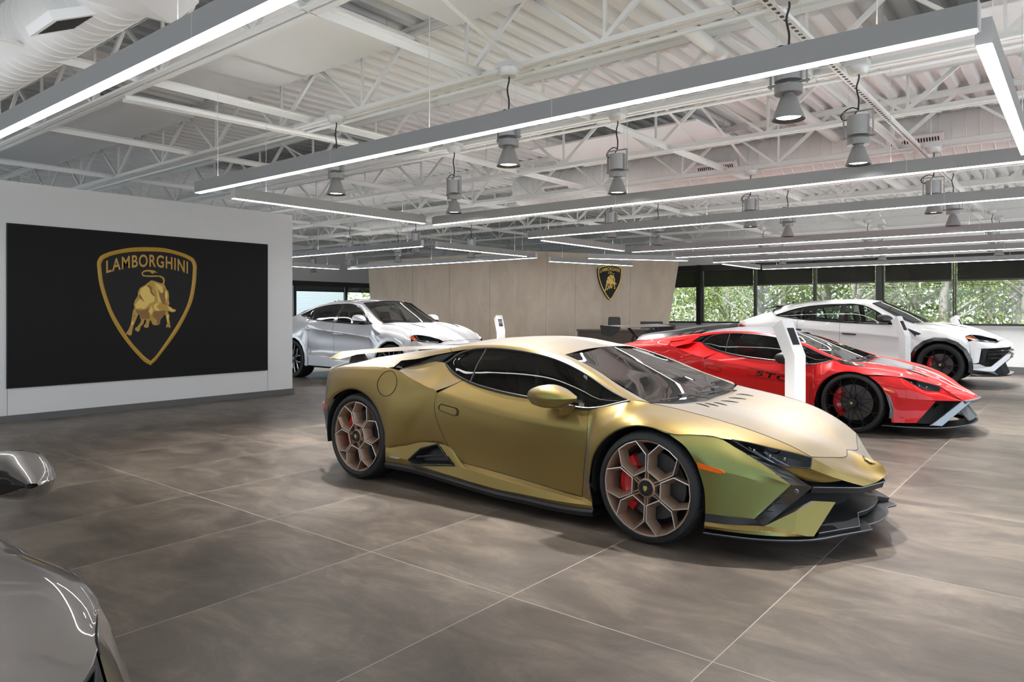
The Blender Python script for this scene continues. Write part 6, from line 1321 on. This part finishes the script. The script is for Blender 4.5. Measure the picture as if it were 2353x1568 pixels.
    for cx_ in (0.,-3.0):
        for sg in (1,-1):
            ang = [196,184,165,143,122,100,78,57,36,15,-2,-14]; R0 = []; R1 = []; R2 = []
            for a in ang:
                a = math.radians(a); R0.append(Vector((cx_+.435*math.cos(a),-.985*sg,.385+.435*math.sin(a)))); R1.append(Vector((cx_+.45*math.cos(a),-1.012*sg,.385+.45*math.sin(a)))); R2.append(Vector((cx_+.515*math.cos(a),-1.004*sg,.385+.51*math.sin(a))))
            R3 = [p+Vector((0,.03*sg,0)) for p in R2]; m = MB(); m.grid([R0,R1,R2,R3]); 
            if sg < 0: m.f = [f[::-1] for f in m.f]
            m.build('wheel_arch_cladding', P['clad'], car, smooth=28)
    for x_,r_ in ((0,P.get('rot',.2)),(-3.0,.5)):
        for far in (False,True):
            P['wheel'](car,(x_,(.985-.145)*(1 if far else -1),.39),far,.392,.30,.29,r_)
    # cabin
    cb = MB().box(-3.0,-.80,.5,-.5,.80,.56).slab([K(-.62,.78,.95),K(-.62,-.78,.95),K(-.62,-.74,1.10),K(-.62,.74,1.10)],.03).box(-2.95,-.7,.5,-2.85,.7,1.15)
    cb.grid([[K(-.64,.78,1.09),K(-.64,0,1.11),K(-.64,-.78,1.09)],[K(-.3,.74,1.12),K(-.3,0,1.14),K(-.3,-.74,1.12)]]); cb.build('cabin', M_cabin, car)
    for x,ys in ((-1.45,(-.38,.38)),(-2.35,(-.40,0,.40))):
        for y in ys:
            q = MB().box(x-.05,y-.25,.56,x+.45,y+.25,.78).slab([(x,y-.25,.75),(x,y+.25,.75),(x-.22,y+.21,1.16),(x-.22,y-.21,1.16)],.11,n=(1,0,.4)).slab([(x-.20,y-.13,1.18),(x-.20,y+.13,1.18),(x-.25,y+.12,1.36),(x-.25,y-.12,1.36)],.09,n=(1,0,.25))
            q.build('seat', P['seat'] if x > -2 else M_seat, car, bevel=.035)
    MB().revolve([(.17,-.013),(.185,0),(.17,.013),(.157,0),(.17,-.013)],28,'x').box(-.01,-.15,-.03,.01,.15,.02).build('steering_wheel', M_cabin, car, smooth=60, loc=(-.92,.38,1.06), rot=(0,.4,0))
    MB().box(-1.0,-.12,1.40,-.97,.12,1.46).build('inner_mirror', M_cabin, car, bevel=.01)
    # details
    for k_,(x0,x1,z,dd) in enumerate(((-1.66,-1.42,.925,fd),(-2.66,-2.44,1.0,None))):
        for sg in (1,-1):
            y = -.985*sg; m = MB().tube([(x0,y+.03*sg,z+.006),(x0+.02,y-.012*sg,z+.004),(x1-.02,y-.012*sg,z-.006),(x1,y+.03*sg,z-.01)],.016,8)
            m.build('door_handle', P['handle'], (dd if dd else rd)[0 if sg>0 else 1], smooth=60)
    for sg in (1,-1):
        fl = (lambda q: q) if sg > 0 else mir
        MB().slab(fl([K(-.535,.985,1.055),K(-.30,.985,.955),K(-.385,.992,.89)]),.012,n=(0,-sg,.12)).build('fender_vent', M_gloss, ff[0 if sg>0 else 1], recalc=True)
        up = [[(-1.02,1.04,1.20),(-.92,1.09,1.195),(-.80,1.05,1.185),(-.74,.97,1.18)],[(-1.03,1.03,1.265),(-.92,1.085,1.27),(-.80,1.035,1.245),(-.735,.965,1.19)],[(-1.0,.98,1.295),(-.91,1.0,1.30),(-.81,.97,1.275),(-.74,.95,1.195)],[(-1.0,.91,1.28),(-.91,.90,1.285),(-.82,.90,1.26),(-.75,.92,1.195)],[(-1.0,.90,1.20),(-.91,.89,1.19),(-.82,.89,1.185),(-.75,.92,1.18)]]
        dn = [[(-1.02,1.04,1.20),(-.92,1.09,1.195),(-.80,1.05,1.185),(-.74,.97,1.18)],[(-1.01,1.02,1.165),(-.92,1.07,1.155),(-.81,1.03,1.155),(-.75,.96,1.17)],[(-1.0,.90,1.20),(-.91,.89,1.19),(-.82,.89,1.185),(-.75,.92,1.18)]]
        mm = MB(); mm.grid(patch([[K(*p) for p in r] for r in up],4,4)); dm = MB(); dm.grid(patch([[K(*p) for p in r] for r in dn],4,3)); dm.f = [f[::-1] for f in dm.f]
        ar = MB().slab([K(-.86,.90,1.16),K(-.76,.93,1.16),K(-.74,.87,1.12),K(-.86,.87,1.12)],.03)
        if sg < 0: mm = mm.flipped(); dm = dm.flipped(); ar = ar.flipped()
        mo_ = mm.build('wing_mirror', P['mirror'], car, smooth=50, recalc=True); dm.build('mirror_base', M_gloss, mo_, smooth=50, recalc=True); ar.build('mirror_arm', M_gloss, mo_, recalc=True)
    row = lambda G, r: [Vector(p) for p in G[r]]; colm = lambda G, c: [Vector(G[r][c]) for r in range(len(G))]
    gp = lines([dcol, colm(Gs,0)[:r_s], colm(Gs,-1)[:r_s], row(Gs,r_s), row(Gh,0), row(Gb,0)[18:]],.0026); gp.build('panel_gap', M_gap, car, smooth=180)
    bm = bmesh.new(); bm.from_mesh(hood.data); th = BVHTree.FromBMesh(bm); bm.free(); m = MB()
    for sg in (1,-1):
        q = []
        for x,y in ((-.05,.52),(.12,.50),(.28,.46),(.36,.43)):
            h = th.ray_cast(Vector((x,-y*sg,3)),Vector((0,0,-1))); q.append((h[0] if h[0] else Vector((x,-y*sg,1.1)))+Vector((0,0,.001)))
        m.tube(q,[.003,.011,.011,.003],6)
    m.build('hood_slit', M_gloss, car, smooth=60)
    return car

PG = dict(main=M_goldp, roof=M_goldp, bumper=M_silverpart)
gold, GD = supercar('sports_car', (-1.99,4.66,0), 'matt gold two-seat sports car with bronze hexagon wheels, in the middle of the floor', PG)
rear_wing_gold(gold, PG)
PR = dict(main=M_redp, roof=M_silverpart, bumper=M_plast, mirror=M_plast)
red, RD = supercar('sports_car', (-2.04,9.51,0), 'bright red two-seat sports car with black forked-spoke wheels and a rear wing on stays', PR, sto=True)
sto_extras(red, PR, RD)
PD = dict(main=M_darkp, roof=M_darkp, bumper=M_darkp)
darkcar, DD = supercar('sports_car', (-2.0,-.235,0), 'glossy dark grey car cut off by the lower left corner, only fender and mirror showing', PD)
for o in darkcar.children:
    if o.name.startswith('wing_mirror'):
        s_ = 1 if o.data.vertices[0].co.y > 0 else -1; o.location = (.075,.072*s_,.012); o.scale = (1.15,1.03,1.0)
        for q in o.children:
            if q.name.startswith('mirror_arm'): q.scale = (1,1,1); q.location = (-.04,-.05*s_,-.03)
PW = dict(main=M_whitep, clad=M_gloss, handle=M_gloss, mirror=M_carbon, seat=M_seat, spoiler=M_carbon, rot=.25, wheel=lambda c,p,f,R,rm,w,r: bold_wheel(c,p,f,R,rm,w,r,M_blkwh,5))
suv('sport_utility_car', (-2.07,15.90,0), 'white high-bodied sport car with black wheel arches and red calipers, before the window wall', PW)
PS = dict(main=M_silverp, clad=M_silverp, handle=M_chrome, mirror=M_silverp, seat=M_seatred, rot=.1, wheel=lambda c,p,f,R,rm,w,r: bold_wheel(c,p,f,R,rm,w,r,M_blkwh,6,M_silwh))
suv('sport_utility_car', (-9.75,9.60,0), 'pale silver high-bodied sport car half hidden by the white partition, before the pale wall', PS)
# ================================================================== outside the windows
def leaf_mat(name, c1, c2):
    m, nt, out = new_mat(name); d = nt.nodes.new('ShaderNodeBsdfDiffuse'); t = nt.nodes.new('ShaderNodeBsdfTranslucent'); x = nt.nodes.new('ShaderNodeMixShader'); x.inputs[0].default_value = .4
    tc = nt.nodes.new('ShaderNodeTexCoord'); n = nt.nodes.new('ShaderNodeTexNoise'); n.inputs['Scale'].default_value = 2.5; r = nt.nodes.new('ShaderNodeValToRGB')
    r.color_ramp.elements[0].position = .35; r.color_ramp.elements[0].color = (*c1,1); r.color_ramp.elements[1].position = .65; r.color_ramp.elements[1].color = (*c2,1)
    nt.links.new(tc.outputs['Object'], n.inputs['Vector']); nt.links.new(n.outputs['Fac'], r.inputs[0])
    nt.links.new(r.outputs[0], d.inputs[0]); nt.links.new(r.outputs[0], t.inputs[0]); nt.links.new(d.outputs[0], x.inputs[1]); nt.links.new(t.outputs[0], x.inputs[2]); nt.links.new(x.outputs[0], out.inputs[0]); return m
L1 = leaf_mat('spring_leaf', (.22,.31,.07), (.46,.52,.17)); L2 = leaf_mat('pale_leaf', (.36,.40,.18), (.62,.64,.36)); L3 = leaf_mat('dark_leaf', (.10,.16,.04), (.26,.34,.09))  # last one is the darkest of the leaf greens
M_bark = pbr('bark_grey', (.30,.27,.24), .9, noise=.3, nscale=12); M_lawn = pbr('lawn', (.22,.30,.10), .95, noise=.3, nscale=3)
M_brick = pbr('white_brick', (.78,.78,.77), .8, noise=.04)
struct(MB().box(-45,FY+.2,-.5,25,60,-.12).build('ground', M_lawn)); struct(MB().box(-45,-20,-.5,LX-.2,FY+.2,-.12).build('ground_side', pbr('neutral_ground',(.42,.42,.41),.9)))  # unseen side ground, made grey to keep green bounce off the ceiling
rt = random.Random(11)
def tree(loc, h, rad, leaf, nleaf, lb, size=.13, grp='trees beyond the far windows'):
    o = empty('broadleaf_tree', loc, 0, lb, 'tree', grp)
    t = MB(); top = []
    t.tube([(0,0,-.1),(rt.uniform(-.15,.15),rt.uniform(-.1,.1),h*.3),(rt.uniform(-.3,.3),0,h*.6),(rt.uniform(-.4,.4),0,h*.9)],[.16,.12,.08,.03],7)
    for k in range(22):
        z0 = h*rt.uniform(.12,.75); a = rt.uniform(0,2*PI); L_ = rad*rt.uniform(.5,1.)
        p0 = Vector((0,0,z0)); p1 = p0+Vector((math.cos(a)*L_*.5,math.sin(a)*L_*.5,L_*.35)); p2 = p0+Vector((math.cos(a+.3)*L_,math.sin(a+.3)*L_,L_*.75))
        t.tube([p0,p1,p2],[.05,.03,.012],5); top += [p1,p2]
        for q in range(3):
            b = a+rt.uniform(-1,1); p3 = p1.lerp(p2,rt.random()); t.tube([p3,p3+Vector((math.cos(b)*.6,math.sin(b)*.6,rt.uniform(.1,.6)))],[.014,.006],4); top.append(p3+Vector((math.cos(b)*.5,math.sin(b)*.5,.3)))
    t.build('trunk', M_bark, o, smooth=60)
    m = MB()
    for k in range(nleaf):
        c = top[rt.randrange(len(top))]+Vector((rt.gauss(0,.34),rt.gauss(0,.34),rt.gauss(0,.34))); s = size*rt.uniform(.5,1.2)
        u = Vector((rt.gauss(0,1),rt.gauss(0,1),rt.gauss(0,1))).normalized(); v = u.cross(Vector((rt.gauss(0,1),rt.gauss(0,1),rt.gauss(0,1)))).normalized()
        m.add([c-u*s,c+v*s*.5,c+u*s,c-v*s*.5],[(0,1,2,3)])
    m.build('foliage', leaf, o)
spots_ = [(-13.2,24,6.5,2.3,L2,'pale budding tree seen left of the thick column beside the pale wall'),(-10.6,26,7,2.6,L1,'yellow green tree seen in the narrow window next to the pale wall'),
 (-8.2,23.2,6.2,2.0,L2,'pale budding tree just right of the thick column beside the pale wall'),(-6.9,25.5,7,2.6,L1,'green tree behind the first wide window bay'),
 (-5.5,23.5,6,2.1,L2,'pale tree with bare branches behind the roof of the white car'),(-4.3,26,7.5,2.8,L3,'dark green tree behind the tail of the white car'),
 (-3.2,23.8,6.3,2.2,L1,'yellow green tree right of the column behind the cabin of the white car'),(-2.2,25.2,7,2.6,L2,'pale tree with a thick grey trunk above the windscreen of the white car'),
 (-1.2,23.6,6,2.3,L1,'bright green tree behind the mullion above the hood of the white car'),(.1,24.6,6.8,2.6,L1,'bright green tree in the last window bay at the right edge'),
 (1.6,25.5,7,2.8,L3,'dark green tree at the far right outside the last window'),(-9.4,29,9,3.4,L3,'tall dark tree in the back row, beside the pale wall'),(-5.6,30,9,3.6,L3,'tall dark tree in the back row, behind the tail of the white car'),
 (-1.8,30,9,3.6,L3,'tall dark tree in the back row, behind the windscreen of the white car'),(2.2,31,9,3.8,L3,'tall dark tree in the back row, at the right edge'),(-13.5,30,9,3.6,L3,'tall dark tree in the back row, hidden mostly by the pale wall')]
for x,y,h,r_,lf,lb in spots_: tree((x,y,-.12),h,r_,lf,9500 if y < 28 else 9000,lb,.045 if y < 28 else .085)
wd = MB()
for k in range(34000):
    c = Vector((rt.uniform(-20,9),rt.uniform(33,37),rt.uniform(-.1,8)*rt.uniform(.55,1.))); s = .16*rt.uniform(.5,1.2)
    u = Vector((rt.gauss(0,1),rt.gauss(0,1),rt.gauss(0,1))).normalized(); v = u.cross(Vector((rt.gauss(0,1),rt.gauss(0,1),rt.gauss(0,1)))).normalized()
    wd.add([c-u*s,c+v*s*.5,c+u*s,c-v*s*.5],[(0,1,2,3)])
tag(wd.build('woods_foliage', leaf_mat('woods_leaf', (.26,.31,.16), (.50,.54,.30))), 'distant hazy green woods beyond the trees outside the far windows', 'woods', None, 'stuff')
hd = MB()
for k in range(24000):
    c = Vector((rt.uniform(-16,5),rt.uniform(21.2,22.6),rt.uniform(-.1,1.45)*rt.uniform(.6,1.))); s = .045*rt.uniform(.5,1.2)
    u = Vector((rt.gauss(0,1),rt.gauss(0,1),rt.gauss(0,1))).normalized(); v = u.cross(Vector((rt.gauss(0,1),rt.gauss(0,1),rt.gauss(0,1)))).normalized()
    hd.add([c-u*s,c+v*s*.5,c+u*s,c-v*s*.5],[(0,1,2,3)])
tag(hd.build('undergrowth_foliage', L2), 'pale green undergrowth along the outside of the far windows', 'foliage', None, 'stuff')
bw = MB().box(-25.4,10.5,-.2,-25,19.6,5.5); bo_ = bw.build('neighbour_wall', M_brick); tag(bo_, 'white brick building seen through the window behind the silver car', 'building')
m = MB()
for k in range(60): m.box(-25.002,10.5,-.1+k*.085,-24.996,19.6,-.092+k*.085)
m.build('brick_course', pbr('mortar_grey',(.6,.6,.6),.9), bo_)
tree((-24.6,20.9,-.12),5.5,1.8,L2,1500,'small budding tree seen through the window at the left end of the pale wall',.12,'trees beyond the side windows')
# ================================================================== light, world, camera
w = bpy.data.worlds.new('World'); SC.world = w; w.use_nodes = True
nt = w.node_tree; nt.nodes.clear()
bg = nt.nodes.new('ShaderNodeBackground'); ow = nt.nodes.new('ShaderNodeOutputWorld')
tcw = nt.nodes.new('ShaderNodeTexCoord'); spw = nt.nodes.new('ShaderNodeSeparateXYZ'); rw = nt.nodes.new('ShaderNodeValToRGB')
rw.color_ramp.elements[0].position = .45; rw.color_ramp.elements[0].color = (.92,.95,1.,1); rw.color_ramp.elements[1].position = .95; rw.color_ramp.elements[1].color = (.55,.74,1.,1)
mw = nt.nodes.new('ShaderNodeMath'); mw.operation = 'MULTIPLY_ADD'; mw.inputs[1].default_value = .5; mw.inputs[2].default_value = .5
nt.links.new(tcw.outputs['Generated'], spw.inputs[0]); nt.links.new(spw.outputs[2], mw.inputs[0]); nt.links.new(mw.outputs[0], rw.inputs[0])
bg.inputs[1].default_value = 2.2
nt.links.new(rw.outputs[0], bg.inputs[0]); nt.links.new(bg.outputs[0], ow.inputs[0])
def lamp(name, typ, loc, rot, e, col=(1,1,1), **k):
    l = bpy.data.lights.new(name, typ); l.energy = e; l.color = col
    for a, b in k.items(): setattr(l, a, b)
    o = bpy.data.objects.new(name, l); COL.objects.link(o); o.location = loc; o.rotation_euler = rot; return o
lamp('sun', 'SUN', (0,-10,20), (math.radians(42),0,math.radians(-18)), 6.0, (1,.96,.9), angle=.02)
for i,(x,y) in enumerate(SPOTS):
    lamp('spot_lamp', 'SPOT', (x,y,2.49), (0,0,0), 260, (1,.98,.96), spot_size=math.radians(95), spot_blend=.5, shadow_soft_size=.035)
# daylight entering through the window openings (portals)
cam = bpy.data.cameras.new('camera'); co = bpy.data.objects.new('camera', cam); COL.objects.link(co)
cam.sensor_fit = 'HORIZONTAL'; cam.sensor_width = 36.0; cam.lens = 36.0*1638.2/2353
cam.shift_x = 0.0; cam.shift_y = -(784-717.4)/2353
co.location = (0,0,1.35); co.rotation_euler = (PI/2,0,math.radians(38.87)); cam.clip_start = .05
SC.camera = co
SC.view_settings.view_transform = 'Standard'; SC.view_settings.look = 'None'; SC.view_settings.exposure = 0.42; SC.view_settings.gamma = 1.0; SC.view_settings.use_curve_mapping = False
SC.cycles.max_bounces = 10; SC.cycles.diffuse_bounces = 4; SC.cycles.glossy_bounces = 4; SC.cycles.transparent_max_bounces = 16
SC.cycles.sample_clamp_indirect = 6
